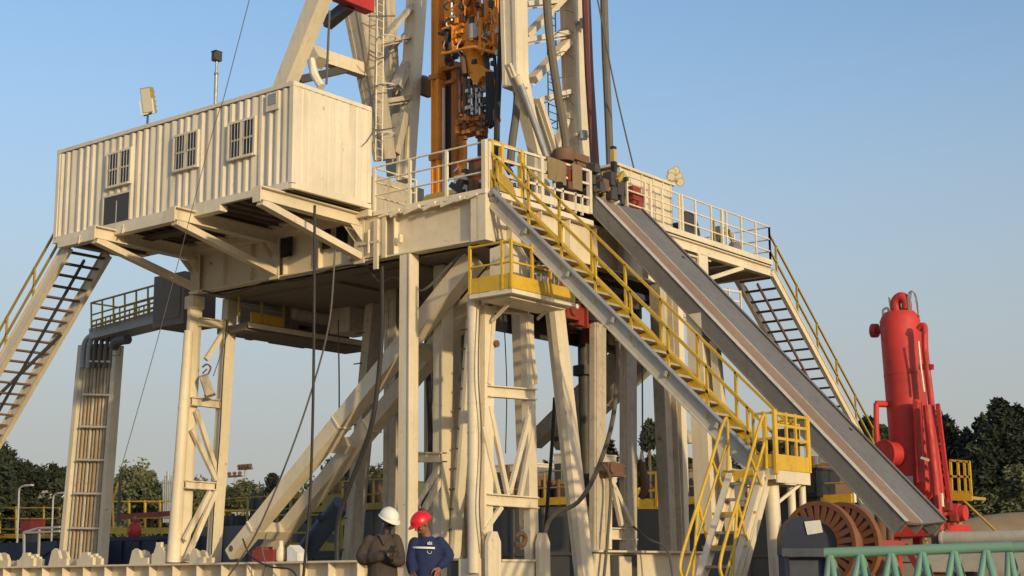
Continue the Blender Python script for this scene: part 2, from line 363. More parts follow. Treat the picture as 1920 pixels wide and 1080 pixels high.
# roof floodlight and camera mast
a = P(277, 218, y=-2.55); zr = CZ1-.03
fl = thing('floodlight', 'square pale floodlight on a short stem on the cabin roof', 'floodlight', (a.x, -2.55, zr))
m = MB(); m.tube((a.x, -2.55, zr), (a.x, -2.55, zr+.42), .03); m.tube((a.x, -2.55, zr), (a.x, -2.55, zr+.03), .12); m.bar((a.x-.16, -2.55, zr+.42), (a.x+.16, -2.55, zr+.42), .03, .05); m.build('stem', M['dark'], fl)
m = MB(); T_ = Matrix.Rotation(R(12), 3, 'X') @ Matrix.Rotation(R(24), 3, 'Z')
cc = V((a.x, -2.55, zr+.78)); pr = [(-.16, -.08), (.16, -.08), (.18, .10), (-.18, .10)]
def rb(m, x0, x1, y0, y1, z0, z1, tx=1):
    vs = [cc+T_ @ V((x*(tx if z > 0 else 1), y, z)) for x in (x0, x1) for y in (y0, y1) for z in (z0, z1)]
    m.add(vs, [(0, 1, 3, 2), (4, 6, 7, 5), (0, 4, 5, 1), (2, 3, 7, 6), (0, 2, 6, 4), (1, 5, 7, 3)])
rb(m, -.15, .15, -.09, .10, -.33, .36)
for k in range(5): rb(m, -.155, .155, .10, .15, -.28+k*.13, -.25+k*.13)
m.build('lamp_housing', M['yellow_dull'], fl)
m = MB(); rb(m, -.13, .13, -.10, -.088, -.30, .33); m.build('lens', M['lens'], fl)
m = MB(); cc = V((a.x, -2.55, zr+.42)); rb(m, -.19, -.165, -.03, .03, 0, .4); rb(m, .165, .19, -.03, .03, 0, .4); rb(m, -.165, .165, -.03, .03, 0, .03); m.build('yoke', M['white'], fl)
a = P(404, 188, y=-2.5)
fl = thing('camera_pole', 'thin pole with a small dark box on top standing on the cabin roof', 'pole', (a.x, -2.5, zr))
m = MB(); m.tube((a.x, -2.5, zr), (a.x, -2.5, zr+1.05), .045); m.tube((a.x, -2.5, zr+1.05), (a.x, -2.5, zr+1.32), .032); m.tube((a.x, -2.5, zr+.95), (a.x, -2.5, zr+1.0), .06); m.build('pole', M['steel'], fl)
m = MB(); m.box(a.x-.09, a.x+.09, -2.6, -2.4, zr+1.32, zr+1.56); m.box(a.x-.10, a.x+.10, -2.62, -2.39, zr+1.56, zr+1.575)
bx_ = m.build('camera_box', M['dark'], fl); m = MB(); m.box(a.x+.02, a.x+.085, -2.612, -2.6, zr+1.36, zr+1.52); m.build('lens', M['brown'], bx_)
# ---------------------------------------------------------------- drill floor
df = thing('drill_floor', 'raised cream steel drill floor with deep girders and guard rails carried on tall legs', 'drill floor', (-5, 5, 8.8))
m = MB(); m.box(-10.7, -.02, .06, 10.4, 9.93, 10.0); m.build('deck', M['dark'], df)
m = MB(); FZ0, FZ1 = 8.80, 9.90
m.ibeam((-10.7, .16, (FZ0+FZ1)/2), (-.46, .16, (FZ0+FZ1)/2), .32, FZ1-FZ0, t=.04)
for x in (-10.6, -9.3, -8.2, -6.9, -5.6, -4.5, -3.62, -3.38, -2.95): m.box(x-.015, x+.015, .002, .148, FZ0+.042, FZ1-.042)
m.box(-10.7, -3.66, -.175, .04, 9.905, 10.07); m.box(-13.0, -3.7, -.30, -.14, 10.09, 10.16); m.build('main_girder', M['cream'], df)
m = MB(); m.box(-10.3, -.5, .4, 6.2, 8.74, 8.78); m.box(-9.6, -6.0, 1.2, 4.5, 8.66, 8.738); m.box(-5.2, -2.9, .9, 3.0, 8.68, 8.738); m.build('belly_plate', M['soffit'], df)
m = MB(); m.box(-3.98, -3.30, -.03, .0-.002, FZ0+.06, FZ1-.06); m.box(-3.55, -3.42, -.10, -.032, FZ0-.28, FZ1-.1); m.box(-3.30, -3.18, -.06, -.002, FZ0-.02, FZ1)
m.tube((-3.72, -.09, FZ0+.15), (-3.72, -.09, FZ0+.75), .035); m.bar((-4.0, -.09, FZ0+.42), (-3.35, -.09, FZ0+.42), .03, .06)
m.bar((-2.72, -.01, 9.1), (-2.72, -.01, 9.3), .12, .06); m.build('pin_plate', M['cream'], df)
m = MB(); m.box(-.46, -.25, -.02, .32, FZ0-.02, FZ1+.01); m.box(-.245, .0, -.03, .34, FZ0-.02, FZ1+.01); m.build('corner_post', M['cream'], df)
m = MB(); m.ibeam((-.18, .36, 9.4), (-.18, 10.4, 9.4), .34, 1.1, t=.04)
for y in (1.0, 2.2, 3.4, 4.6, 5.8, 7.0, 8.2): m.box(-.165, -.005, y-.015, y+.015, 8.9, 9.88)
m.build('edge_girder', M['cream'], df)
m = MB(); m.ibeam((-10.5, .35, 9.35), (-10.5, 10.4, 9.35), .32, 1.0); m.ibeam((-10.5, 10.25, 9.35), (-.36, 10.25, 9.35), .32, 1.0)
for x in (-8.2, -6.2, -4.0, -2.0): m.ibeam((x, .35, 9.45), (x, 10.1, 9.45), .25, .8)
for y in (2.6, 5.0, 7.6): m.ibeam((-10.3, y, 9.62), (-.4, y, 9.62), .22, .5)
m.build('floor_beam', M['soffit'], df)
# curb with debris under the deck edge
m = MB(); m.box(-3.6, .02, -.06, .05, 9.905, 10.02); m.box(-.05, .03, .055, 4.4, 9.905, 10.03)
for x, l in ((-2.55, .5), (-1.9, .38), (-1.35, .62), (-3.0, .3)): m.bar((x, -.08, 9.80), (x+l, -.085, 9.90), .05, .09)
for k in range(9): x = -3.4+k*.36; m.bar((x, -.075, 9.83+.03*random.random()), (x+.3, -.075, 9.86+.04*random.random()), .05, .05)
m.build('deck_edge', M['cream_pale'], df)
for x in (-4.1, -7.2, -10.4):
    m = MB(); tip = V((x, -3.5, 9.9))
    m.ibeam((x, -.03, 9.86), tip, .26, .34); m.bar((x, -3.52, 9.86), (x, -3.49, 9.86), .27, .36)
    m.bar((x, -.05, 8.93), (x, -3.40, 9.70), .22, .17); m.box(x-.17, x+.17, -.05, -.004, 8.75, 9.9)
    for s_ in (-.12, .12):
        m.prism([(x+s_, -.06, 9.68), (x+s_, -.5, 9.68), (x+s_, -.06, 9.3)], (.015, 0, 0))
    m.build('bracket', M['cream'], df)
m = MB(); railing(m, [(-3.62, .0, 10.02), (-.03, .0, 10.02)], (.42, .80, 1.16), 1.25, .07, .05)
m.box(-.09, .02, -.06, .05, 10.02, 11.22)
railing(m, [(-3.66, .02, 10.02), (-3.66, 1.6, 10.02)], (.42, .80, 1.16), 1.2, .06, .05)
m.build('railing', M['cream_pale'], df)
m = MB(); railing(m, [(-.02, .12, 10.03), (-.02, 4.3, 10.20)], (.42, .80, 1.16), 2.05, .11, .06, tube=False); 
m.bar((-.02, .12, 10.13), (-.02, 4.3, 10.30), .03, .20)
for y in (1.55, 2.0, 2.75, 3.1, 3.65, 3.95): m.box(-.05, .01, y-.03, y+.03, 10.1, 11.2 if y in (2.75, 1.55) else 10.65)
m.build('railing', M['cream_pale'], df)
# walls under the cabin (dark back row of the floor)
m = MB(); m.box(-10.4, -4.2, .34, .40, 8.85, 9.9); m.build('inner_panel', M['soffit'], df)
for x0, x1 in ((-5.45, -5.15), (-4.95, -4.55), (-7.0, -6.55)):
    m = MB(); m.box(x0, x1, -.012, -.004, 9.3, 9.82); m.build('inspection_panel', M['glass'], df)
# right platform
PZ = 10.42
m = MB(); m.box(-2.6, -.02, 6.45, 14.1, PZ-.06, PZ); m.build('walkway_deck', M['dark'], df)
m = MB(); m.ibeam((-.1, 6.5, PZ-.22), (-.1, 14.12, PZ-.22), .2, .32); m.ibeam((-2.5, 6.85, PZ-.22), (-2.5, 14.12, PZ-.22), .2, .32); m.ibeam((-2.4, 14.0, PZ-.22), (-.2, 14.0, PZ-.22), .2, .32)
for y in (8, 9.3, 10.6, 11.9, 13): m.ibeam((-2.4, y, PZ-.2), (-.2, y, PZ-.2), .15, .26)
m.box(-.002, .02, 6.1, 14.12, PZ-.02, PZ+.14)
m.bar((.0, 10.1, 9.35), (-.05, 12.3, PZ-.38), .1, .12); m.bar((-2.45, 10.1, 9.35), (-2.45, 12.3, PZ-.38), .1, .12)
m.build('platform_frame', M['cream'], df)
m = MB(); railing(m, [(-.04, 6.1, PZ+.0), (-.04, 14.08, PZ)], (.42, .80, 1.2), .9, .05, .05)
railing(m, [(-.04, 14.08, PZ), (-2.55, 14.08, PZ)], (.42, .80, 1.2), 1.2, .05, .05); railing(m, [(-2.55, 14.08, PZ), (-2.55, 7, PZ)], (.42, .80, 1.2), 1.2, .05, .05)
for y in (7.25, 8.9, 11.15): m.box(-.07, -.0, y-.04, y+.04, PZ, PZ+1.22)
m.build('railing', M['cream_pale'], df)
def tbar(m, a, b, w0, h0, w1, h1, up=(0, 1, 0)):
    a = V(a); b = V(b); d = (b-a).normalized(); up = V(up)
    sd = d.cross(up).normalized(); u = sd.cross(d).normalized()
    vs = [p+sd*i*w_/2+u*j*h_/2 for p, w_, h_ in ((a, w0, h0), (b, w1, h1)) for i, j in ((-1, -1), (1, -1), (1, 1), (-1, 1))]
    return m.add(vs, [(3, 2, 1, 0), (4, 5, 6, 7), (0, 1, 5, 4), (1, 2, 6, 5), (2, 3, 7, 6), (3, 0, 4, 7)])
def pbar(m, a, b, w, h=None, up=(0, 1, 0), e0=0, e1=0, **k): return m.bar(P(*a, **k), P(*b, **k), w, h, up, e0, e1)
# ---------------------------------------------------------------- front skid beam with lugs
sk = thing('base_skid', 'long cream base skid beam with upright lugs under the front legs', 'skid beam', (-9, 0, 0))
m = MB(); m.ibeam((-26, .1, .80), (-.62, .1, .80), .55, 1.2, t=.05)
for i in range(26): x = -25.5+i*.98; m.box(x-.012, x+.012, -.15, -.002+.1, .27, 1.34)
m.build('beam', M['cream'], sk)
m = MB(); m.box(-26, -.62, .5, 1.0, .2, 1.36); m.build('inner_beam', M['cream_worn'], sk)
for n_, (x0, x1, yt) in enumerate(((0-20, 18, 1035), (35, 66, 1038), (94, 128, 1030), (147, 177, 1037), (245, 280, 1030), (287, 312, 1019), (357, 385, 1030))):
    a = P(x0, 1056, y=-.1); b = P(x1, 1056, y=-.1); zt = P(x0, yt, y=-.1).z; w_ = b.x-a.x; m = MB()
    if n_ % 2 == 0: prof = [(0, 0), (1, 0), (1, .42), (.62, .42), (.5, .9), (.3, 1.05), (.15, .9), (.05, .3)]
    else: prof = [(0, 0), (1, 0), (1, .62), (.84, .62), (.84, .8), (.66, .8), (.66, 1.05), (.3, 1.05), (.3, .85), (.12, .5), (0, .5)]
    m.prism([(a.x+w_*u, -.16, 1.40+(zt-1.40)*v) for u, v in prof], (0, .10, 0)); m.prism([(a.x+w_*u, .12, 1.40+(zt-1.40)*v*.9) for u, v in prof], (0, .10, 0))
    m.build('lug', M['cream'], sk)
m = MB(); m.box(-1.05, -.66, -.20, -.185, .45, 1.3); m.build('dark_plate', M['dark'], sk)
# ---------------------------------------------------------------- left leg tower
lt = thing('leg_tower', 'cream braced leg tower standing directly beneath the corrugated cabin', 'leg tower', (-10.7, 1, 1.4))
m = MB(); tbar(m, P(340, 1054, y=.2), P(367, 555, y=.2), .14, .46, .12, .42); m.build('leg', M['cream'], lt)
m = MB(); tbar(m, P(400, 1054, y=1.3), P(432, 562, y=1.3), .22, .36, .24, .36); m.build('leg', M['cream'], lt)
XT = -10.55
m = MB(); pa, pb_ = P(325, 1054, y=-.02), P(354, 620, y=-.02); m.tube(pa, pb_, .195, 14, .13)
for f_ in (.33, .66): q = pa.lerp(pb_, f_); m.tube(q, q+V((0, 0, .03)), .2-.06*f_, 14)
m.build('pipe', M['cream'], lt)
m = MB(); m.ibeam(P(372, 603, x=XT), P(422, 609, x=XT), .16, .24).nx(); m.ibeam(P(360, 752, x=XT), P(412, 758, x=XT), .16, .24).nx(); m.ibeam(P(348, 908, x=XT), P(402, 912, x=XT), .16, .22)
m.each('cross_beam', M['cream'], lt)
for a, b in (((360, 805), (405, 900)), ((368, 770), (410, 896)), ((346, 1013), (394, 922)), ((349, 1050), (404, 922)), ((386, 674), (419, 622))):
    m = MB(); pbar(m, a, b, .10, .13, x=XT); m.build('brace', M['cream'], lt)
m = MB(); m.box(-10.85, -10.5, .0, .42, 8.38, 8.73); m.tube((-10.45, .2, 8.56), (-10.9, .2, 8.56), .08).nx(); m.box(-10.8, -10.5, 1.35, 1.75, 8.4, 8.73); m.tube((-10.45, 1.55, 8.55), (-10.85, 1.55, 8.55), .08); m.each('pin_block', M['cream'], lt)
# lamp hung in the tower
a = P(388, 705, x=-10.3); hl = thing('hanging_lamp', 'pale floodlight hanging inside the leg tower under the cabin', 'floodlight', (a.x, a.y, a.z-.55))
m = MB(); T_ = Matrix.Rotation(R(25), 3, 'X') @ Matrix.Rotation(R(-35), 3, 'Z'); cc = V((a.x, a.y, a.z-.25))
rb(m, -.15, .15, -.12, .12, -.26, .28, 1.1); m.build('lamp_housing', M['cream_worn'], hl)
m = MB(); rb(m, -.17, .17, -.14, .14, -.33, -.265); m.path([cc+V((0, 0, .25)), P(395, 690, x=-10.3), P(388, 683, x=-10.3), P(380, 688, x=-10.3)], .025); m.path([P(380, 700, x=-10.3), P(388, 692, x=-10.3)], .02); m.build('bracket', M['brown'], hl)
m = MB(); m.path([P(400, 705, x=-10.3), P(412, 670, x=-10.3), P(428, 622, x=-10.3)], .013); single(m, 'lamp_cable', M['rope'], 'thin dark cable running up from the lamp hung in the leg tower', 'cable')
# ---------------------------------------------------------------- centre leg frame
cf = thing('support_frame', 'slim two legged cream frame rising behind the two workers', 'leg frame', (-2.6, .8, 1.4))
m = MB(); m.ibeam((-2.60, .14, 1.40), (-2.58, .14, 8.78), .34, .28, up=(0, 1, 0), t=.035); m.box(-2.435, -2.40, -.03, .31, 1.4, 8.78); m.build('leg', M['cream'], cf)
m = MB(); m.ibeam((-2.60, 1.42, 1.40), (-2.58, 1.42, 8.70), .30, .36, up=(0, 1, 0), t=.035); m.box(-2.435, -2.40, 1.2, 1.62, 1.4, 8.70); m.build('leg', M['cream'], cf)
m = MB(); m.ibeam(P(782, 857, x=-2.5), P(832, 858, x=-2.5), .2, .24); m.build('cross_beam', M['cream'], cf)
for a, b in (((780, 945), (826, 872)), ((795, 955), (838, 880))): m = MB(); pbar(m, a, b, .1, .13, x=-2.5); m.build('brace', M['cream'], cf)
# inner columns behind the frame
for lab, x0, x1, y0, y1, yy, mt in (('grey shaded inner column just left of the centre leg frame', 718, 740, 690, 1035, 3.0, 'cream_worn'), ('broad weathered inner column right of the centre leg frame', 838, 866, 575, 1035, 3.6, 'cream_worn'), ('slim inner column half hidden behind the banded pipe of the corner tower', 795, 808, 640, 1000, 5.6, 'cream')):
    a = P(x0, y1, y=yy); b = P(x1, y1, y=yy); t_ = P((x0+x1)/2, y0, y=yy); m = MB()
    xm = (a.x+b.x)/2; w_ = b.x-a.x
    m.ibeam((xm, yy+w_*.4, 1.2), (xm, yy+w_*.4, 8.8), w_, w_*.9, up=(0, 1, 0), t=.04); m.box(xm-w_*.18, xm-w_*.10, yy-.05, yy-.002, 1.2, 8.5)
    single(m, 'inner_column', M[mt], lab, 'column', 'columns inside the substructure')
# ---------------------------------------------------------------- corner tower
ct = thing('corner_tower', 'bright cream corner leg tower with V braces below the front stairs', 'leg tower', (0, .8, 0))
m = MB(); tbar(m, (-.06, -.02, .9), (-.06, .10, 7.2), .16, .30, .16, .36); m.build('leg', M['cream'], ct)
m = MB(); tbar(m, (-.06, 1.72, .9), (-.06, 1.62, 7.2), .18, .34, .18, .30); m.build('leg', M['cream'], ct)
m = MB(); pa, pb_ = P(889, 1032, y=-.3), P(888, 552, y=-.3); m.tube(pa-V((0, 0, .5)), pb_, .15, 16); k = 0
while k < 15: q = pa.lerp(pb_, (k+.5+.25*(k % 3 == 0))/15); m.tube(q, q+V((0, 0, .03)), .158, 16); k += 1
m.build('banded_pipe', M['cream'], ct)
for y0, x0, x1 in ((737, 912, 1002), (940, 910, 1005), (578, 925, 990)): m = MB(); m.ibeam(P(x0, y0-4, x=0), P(x1, y0+3, x=0), .2, .27); m.build('cross_beam', M['cream'], ct)
for a, b in (((918, 760), (952, 928)), ((905, 800), (935, 930)), ((996, 765), (955, 925)), ((1000, 800), (975, 930)), ((988, 590), (1004, 720)), ((925, 590), (916, 720)), ((905, 1000), (940, 950))): m = MB(); pbar(m, a, b, .085, .12, x=.02); m.build('brace', M['cream'], ct)
m = MB(); tbar(m, P(990, 1030, x=-1.0), P(975, 578, x=-1.0), .26, .28, .34, .30); m.build('leg', M['cream_worn'], ct)
for y0, y1 in ((-.30, .16), (1.58, 2.02)):
    m = MB(); m.prism([(.15, y0, .2), (.15, y1, .2), (.15, y1, 1.75), (.15, (y0+y1)/2+.1, 1.98), (.15, (y0+y1)/2-.1, 1.98), (.15, y0, 1.75)], (.10, 0, 0)); m.tube((.26, (y0+y1)/2, 1.7), (.1, (y0+y1)/2, 1.7), .1); m.build('foot_plate', M['cream'], ct)
m = MB(); m.box(.02, .14, .26, 1.54, .25, 1.32); m.bar((.13, .26, 1.34), (.13, 1.54, 1.34), .14, .05); m.bar((.15, .26, .85), (.15, 1.54, .85), .02, .03); m.box(-.6, .0, -.32, .3, .2, 1.38); m.build('base_beam', M['cream'], ct)
a = P(928, 645, x=.05); m = MB(); m.tube(a, a+V((.08, 0, 0)), .085, 12); m.build('reflector', M['brown'], ct)
m = MB(); m.path([P(968, 1005, x=.2), P(978, 1000, x=.3), P(985, 1008, x=.3), P(980, 1022, x=.25), P(965, 1020, x=.2)], .06); m.build('coupling', M['brown'], ct)
# corner platform
cp = thing('work_platform', 'small yellow railed work platform at the top of the corner tower', 'platform', (.4, .8, 7.3))
a = P(960, 545, z=7.3); XE, YE = a.x, a.y; XW = P(880, 538, y=YE).x; YF = P(1078, 566, x=XE).y
m = MB(); m.box(XW, XE, YE, YF, 7.26, 7.36); m.box(XW+.2, XE-.2, YE+.2, YF-.1, 7.20, 7.255); m.build('deck', M['cream_pale'], cp)
m = MB(); m.box(XW, XE+.012, YE-.014, YE, 7.37, 7.72); m.box(XE, XE+.014, YE, YF, 7.37, 7.68); m.build('toe_board', M['yellow'], cp)
m = MB(); 
for x, y in ((XW+.02, YE), (XE-.02, YE), (XE-.02, YE+.78), ((XW+XE)/2+.35, YE)): m.box(x-.03, x+.03, y-.03, y+.03, 7.36, 8.50)
for y in (YE+1.5, YE+2.2, YF-.05): m.box(XE-.05, XE, y-.03, y+.03, 7.36, 8.3)
for z in (7.98, 8.46): m.tube((XW, YE, z), (XE, YE, z), .028); m.tube((XE-.02, YE, z), (XE-.02, YF, z-.18 if z > 8 else z), .028)
m.build('railing', M['yellow'], cp)
m = MB(); m.bar(P(967, 556, x=.9), P(923, 602, x=.12), .05, .07); m.bar(P(1035, 572, x=.9), P(1008, 598, x=.12), .05, .07); m.build('strut', M['cream_pale'], cp)
# machine on the corner platform
wm = thing('winch_unit', 'cream hooded winch unit standing on the small corner platform', 'winch', (.3, .9, 7.36))
m = MB(); m.prism([(XW+.05, .05, 7.37), (XE-.5, .05, 7.37), (XE-.5, .05, 8.3), (XE-.72, .05, 8.62), (XW+.05, .05, 8.55)], (0, .62, 0)); m.tube((XW+.3, .03, 8.25), (XW+.3, .06, 8.25), .13); m.build('hood', M['cream'], wm)
m = MB(); m.lathe([(.42, 0), (.42, .5), (.36, .55), (.36, .62)], (XE-.62, YE+1.62, 7.37), n=20); m.path([(XE-.3, YE+1.1, 8.05), (XE-.2, YE+1.5, 8.12), (XE-.25, YE+2.0, 8.1), (XE-.3, YE+2.1, 7.5)], .04); m.build('drum', M['cream_worn'], wm)
m = MB()
for k in range(7): y = YE+1.0+k*.17; m.box(XE-.2, XE-.18, y, y+.03, 7.4, 7.95)
m.box(XE-.21, XE-.17, YE+1, YE+2.1, 7.93, 7.97); m.build('cage', M['galv'], wm)
m = MB()
for k in range(14): a = V((.2+random.random()*.5, .8+random.random()*1.0, 7.9+random.random()*.5)); m.bar(a, a+V((random.uniform(-.25, .25), random.uniform(-.3, .3), random.uniform(-.2, .3))), .08, .1)
m.build('gearbox', M['dark'], wm)
# red hoist block under platform
a = P(1078, 588, x=-.4); rh = thing('red_hoist', 'dark red trolley hoist hanging beside the stairs under the rig floor', 'hoist', (a.x, a.y, a.z-.3))
m = MB(); m.box(a.x-.3, a.x+.3, a.y-.75, a.y-.2, a.z-.24, a.z+.24); m.box(a.x-.25, a.x+.25, a.y-.19, a.y+.9, a.z-.34, a.z+.36); m.tube((a.x+.3, a.y-.5, a.z), (a.x+.36, a.y-.5, a.z), .16); m.box(a.x-.1, a.x+.34, a.y+.05, a.y+.12, a.z-.4, a.z+.5); m.box(a.x-.1, a.x+.34, a.y+.6, a.y+.66, a.z-.4, a.z+.5); m.build('body', M['red_dark'], rh)
m = MB(); m.tube((a.x+.34, a.y-.42, a.z+.09), (a.x+.38, a.y-.42, a.z+.09), .06); m.build('lamp', M['white'], rh)
m = MB(); m.tube((a.x, a.y-.3, a.z-.25), (a.x+.1, a.y+.1, a.z-.36), .08); m.tube((a.x, a.y-.85, a.z), (a.x, a.y-.74, a.z), .14); m.bar((a.x, a.y+.3, a.z+.36), (a.x, a.y+.3, 8.7), .12, .2); m.build('wheel', M['dark'], rh)
# ---------------------------------------------------------------- big diagonal struts
def strut(name, lab, a0, a1, b0, b1, y0, y1, w_, mt, spread):
    t = thing(name, lab, 'strut', (P(*a0, y=y0).x, y0, P(*a0, y=y0).z))
    A0, A1 = P(*a0, y=y0), P(*a1, y=y0); D = V((0, y1-y0, 0)); B0, B1 = A0+D, A1+D
    for p, q_ in ((A0, A1), (B0, B1)):
        m = MB(); tbar(m, p, q_, w_*.72, w_*.9, w_, w_); tbar(m, p.lerp(q_, .10), p.lerp(q_, .105), w_*.78, w_*1.05, w_*.78, w_*1.05); tbar(m, p.lerp(q_, .47), p.lerp(q_, .474), w_*.95, w_*1.06, w_*.95, w_*1.06); m.build('strut_tube', M[mt], t)
    for f_ in spread:
        p = A0.lerp(A1, f_); m = MB(); m.bar(p, p+D, .34, .30, up=(A1-A0)); m.build('spreader', M[mt], t)
    m = MB()
    for p in (A0, B0): m.tube(p+V((.14, -w_*.47, .16)), p+V((.14, w_*.47, .16)), .085).nx()
    m.each('pin', M['brown'], t); return t
strut('diagonal_strut', 'pair of thick cream diagonal struts leaning up from the front skid behind the centre leg', (437, 1040), (890, 487), None, None, .95, 2.1, .45, 'cream', (.09, .40, .72))
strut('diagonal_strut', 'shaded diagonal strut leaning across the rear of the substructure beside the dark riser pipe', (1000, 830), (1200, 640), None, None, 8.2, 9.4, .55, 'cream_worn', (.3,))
# ---------------------------------------------------------------- leaning legs
def lean(lab, a, b, yy, w_, mt, rungs=0):
    A, B = P(*a, y=yy), P(*b, y=yy); t = thing('leaning_support', lab, 'support', A, 'leaning legs under the rig floor')
    m = MB(); tbar(m, A, B, w_*.42, w_*.7, w_*.46, w_*.75); m.bar(A.lerp(B, 0)+V((w_*.30, -w_*.18, 0)), B+V((w_*.30, -w_*.18, 0)), w_*.30, w_*.8, (0, 1, 0)); m.build('leg', M[mt], t)
    if rungs:
        m = MB()
        for k in range(rungs):
            p = A.lerp(B, (k+.5)/rungs)+V((-.05, -w_*.40, 0)); m.bar(p-V((w_*.5, 0, 0)), p+V((w_*.32, 0, 0)), .03, .03)
        m.build('rung', M['brown'], t)
lean('weathered cream leg leaning behind the brown shirted worker', (656, 1060), (705, 540), 4.2, .62, 'cream_worn', 9)
lean('pale leg leaning between the corner tower and the front stairs', (1096, 1105), (1036, 560), 3.2, .56, 'cream', 0)
lean('narrow leaning leg with rungs beside the banded corner pipe', (850, 1050), (884, 600), 1.6, .34, 'cream', 12)
# ---------------------------------------------------------------- rear leg frame (right)
rf = thing('support_frame', 'shaded two legged frame behind the front stairs with a brown pulley block', 'leg frame', (0, 5, 0))
for a, b, h_ in (((1121, 1036), (1121, 590), .52), ((1178, 1036), (1178, 600), .58)):
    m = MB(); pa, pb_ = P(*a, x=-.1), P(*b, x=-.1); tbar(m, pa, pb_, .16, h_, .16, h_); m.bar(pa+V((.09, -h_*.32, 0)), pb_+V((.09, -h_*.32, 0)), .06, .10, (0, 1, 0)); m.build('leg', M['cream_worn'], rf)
m = MB(); m.ibeam(P(1134, 880, x=-.1), P(1168, 884, x=-.1), .2, .28).nx(); m.ibeam(P(1134, 1000, x=-.1), P(1190, 1002, x=-.1), .2, .3); m.each('cross_beam', M['cream'], rf)
m = MB()
for a, b in (((1143, 895), (1185, 985)), ((1150, 915), (1165, 985)), ((1142, 890), (1142, 1030))): pbar(m, a, b, .1, .12, x=.05).nx()
m.each('brace', M['cream'], rf)
a = P(1143, 878, x=.12); m = MB(); m.box(a.x-.1, a.x+.15, a.y-.3, a.y+.42, a.z-.2, a.z+.14); m.tube(a+V((.16, -.1, 0)), a+V((.2, -.1, 0)), .16); m.build('pulley_block', M['brown'], rf)
sb = thing('short_skid', 'short cream base beam under the rear legs with a square hatch', 'skid beam', (0, 6.2, 0))
m = MB(); m.ibeam((.0, 3.75, .95), (.0, 9.4, .95), .45, 1.3, t=.05); m.box(.01, .06, 3.75, 4.4, .4, 1.52); m.build('beam', M['cream'], sb)
m = MB(); m.box(.03, .07, 4.85, 6.0, .9, 1.5); m.build('hatch', M['dark'], sb); m = MB(); m.box(.075, .10, 5.15, 5.7, .95, 1.45); m.build('hatch_cover', M['cream'], sb)
c3 = thing('weathered_column', 'weathered cream column standing behind the lower end of the front stairs', 'column', (0, 8, 0))
m = MB(); m.ibeam((-.1, 7.95, 1.6), (-.1, 7.75, 8.9), .35, .62, up=(0, 1, 0), t=.04); m.build('column_shaft', M['cream_worn'], c3)
m = MB(); m.box(-.2, .1, 8.32, 8.55, 1.6, 9.0); m.build('side_plate', M['cream'], c3)
c3 = thing('post_cluster', 'pair of bright cream posts under the stair rails with a round hole', 'column', (3, 3, 0))
for a, b, w_ in (((1330, 1000), (1308, 590), .46), ((1372, 1000), (1340, 640), .22)):
    m = MB(); tbar(m, P(*a, y=4.6), P(*b, y=4.6), w_, w_, w_*.9, w_*.9); m.build('post', M['cream'], c3)
a = P(1279, 693, y=3.9); m = MB(); m.tube(a, a+V((0, .05, 0)), .11); m.build('reflector', M['black'], c3)
m = MB(); m.tube(a+V((0, -.01, 0)), a+V((0, .04, 0)), .055); m.build('reflector_centre', M['white'], c3)
# column under right platform
c3 = thing('platform_column', 'cream column with curved gusset plates carrying the right hand platform', 'column', (0, 9, 5))
m = MB(); m.box(-.35, .0, 8.35, 8.75, 3.2, 10.02); m.box(-.3, -.0, 9.75, 10.2, 3.2, 10.05); m.box(-.05, .02, 9.66, 9.74, 5, 10.04); m.build('column_shaft', M['cream'], c3)
m = MB()
for yy, rr in ((9.15, .42), (9.5, .36)):
    pts = [(.02, yy+rr*math.cos(t)*.9-.35, 9.35-.55*(yy-9.15)+rr*math.sin(t)*1.1) for t in [R(-60+22*k) for k in range(10)]]
    for p, q_ in zip(pts[:-1], pts[1:]): m.bar(p, q_, .22, .07, (1, 0, 0))
m.bar((.0, 8.8, 9.7), (.0, 9.7, 8.0), .16, .12); m.box(-.15, -.1, 8.75, 9.75, 8.1, 9.9); m.build('gusset', M['cream_worn'], c3)
c3 = thing('cage_ladder', 'small pale ladder cage below the right hand platform above the ramp', 'ladder cage', (0, 11, 6))
m = MB()
for a, b in (((1338, 540), (1388, 548)), ((1340, 560), (1386, 566)), ((1342, 588), (1390, 590)), ((1388, 545), (1390, 606)), ((1366, 540), (1368, 585)), ((1340, 540), (1340, 600))): pbar(m, a, b, .05, .05, up=(1, 0, 0), x=-.3)
m.build('cage', M['cream_pale'], c3)

# blow-out preventer and pipework under the floor, seen between stairs and ramp
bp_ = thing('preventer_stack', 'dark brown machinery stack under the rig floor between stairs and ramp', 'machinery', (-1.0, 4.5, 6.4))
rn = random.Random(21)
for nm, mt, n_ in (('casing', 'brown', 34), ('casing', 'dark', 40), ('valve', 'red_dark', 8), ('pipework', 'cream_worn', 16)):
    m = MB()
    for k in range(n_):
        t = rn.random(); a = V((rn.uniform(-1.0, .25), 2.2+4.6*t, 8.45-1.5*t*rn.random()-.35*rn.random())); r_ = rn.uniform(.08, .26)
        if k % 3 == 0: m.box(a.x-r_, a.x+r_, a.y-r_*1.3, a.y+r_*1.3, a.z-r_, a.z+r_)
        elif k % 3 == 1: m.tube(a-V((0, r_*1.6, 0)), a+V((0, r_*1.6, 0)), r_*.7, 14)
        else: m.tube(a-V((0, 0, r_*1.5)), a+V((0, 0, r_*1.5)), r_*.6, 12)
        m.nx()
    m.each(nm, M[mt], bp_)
m = MB(); m.box(-1.4, -1.3, 2.0, 7.4, 7.0, 8.7); m.build('shroud', M['dark'], bp_)
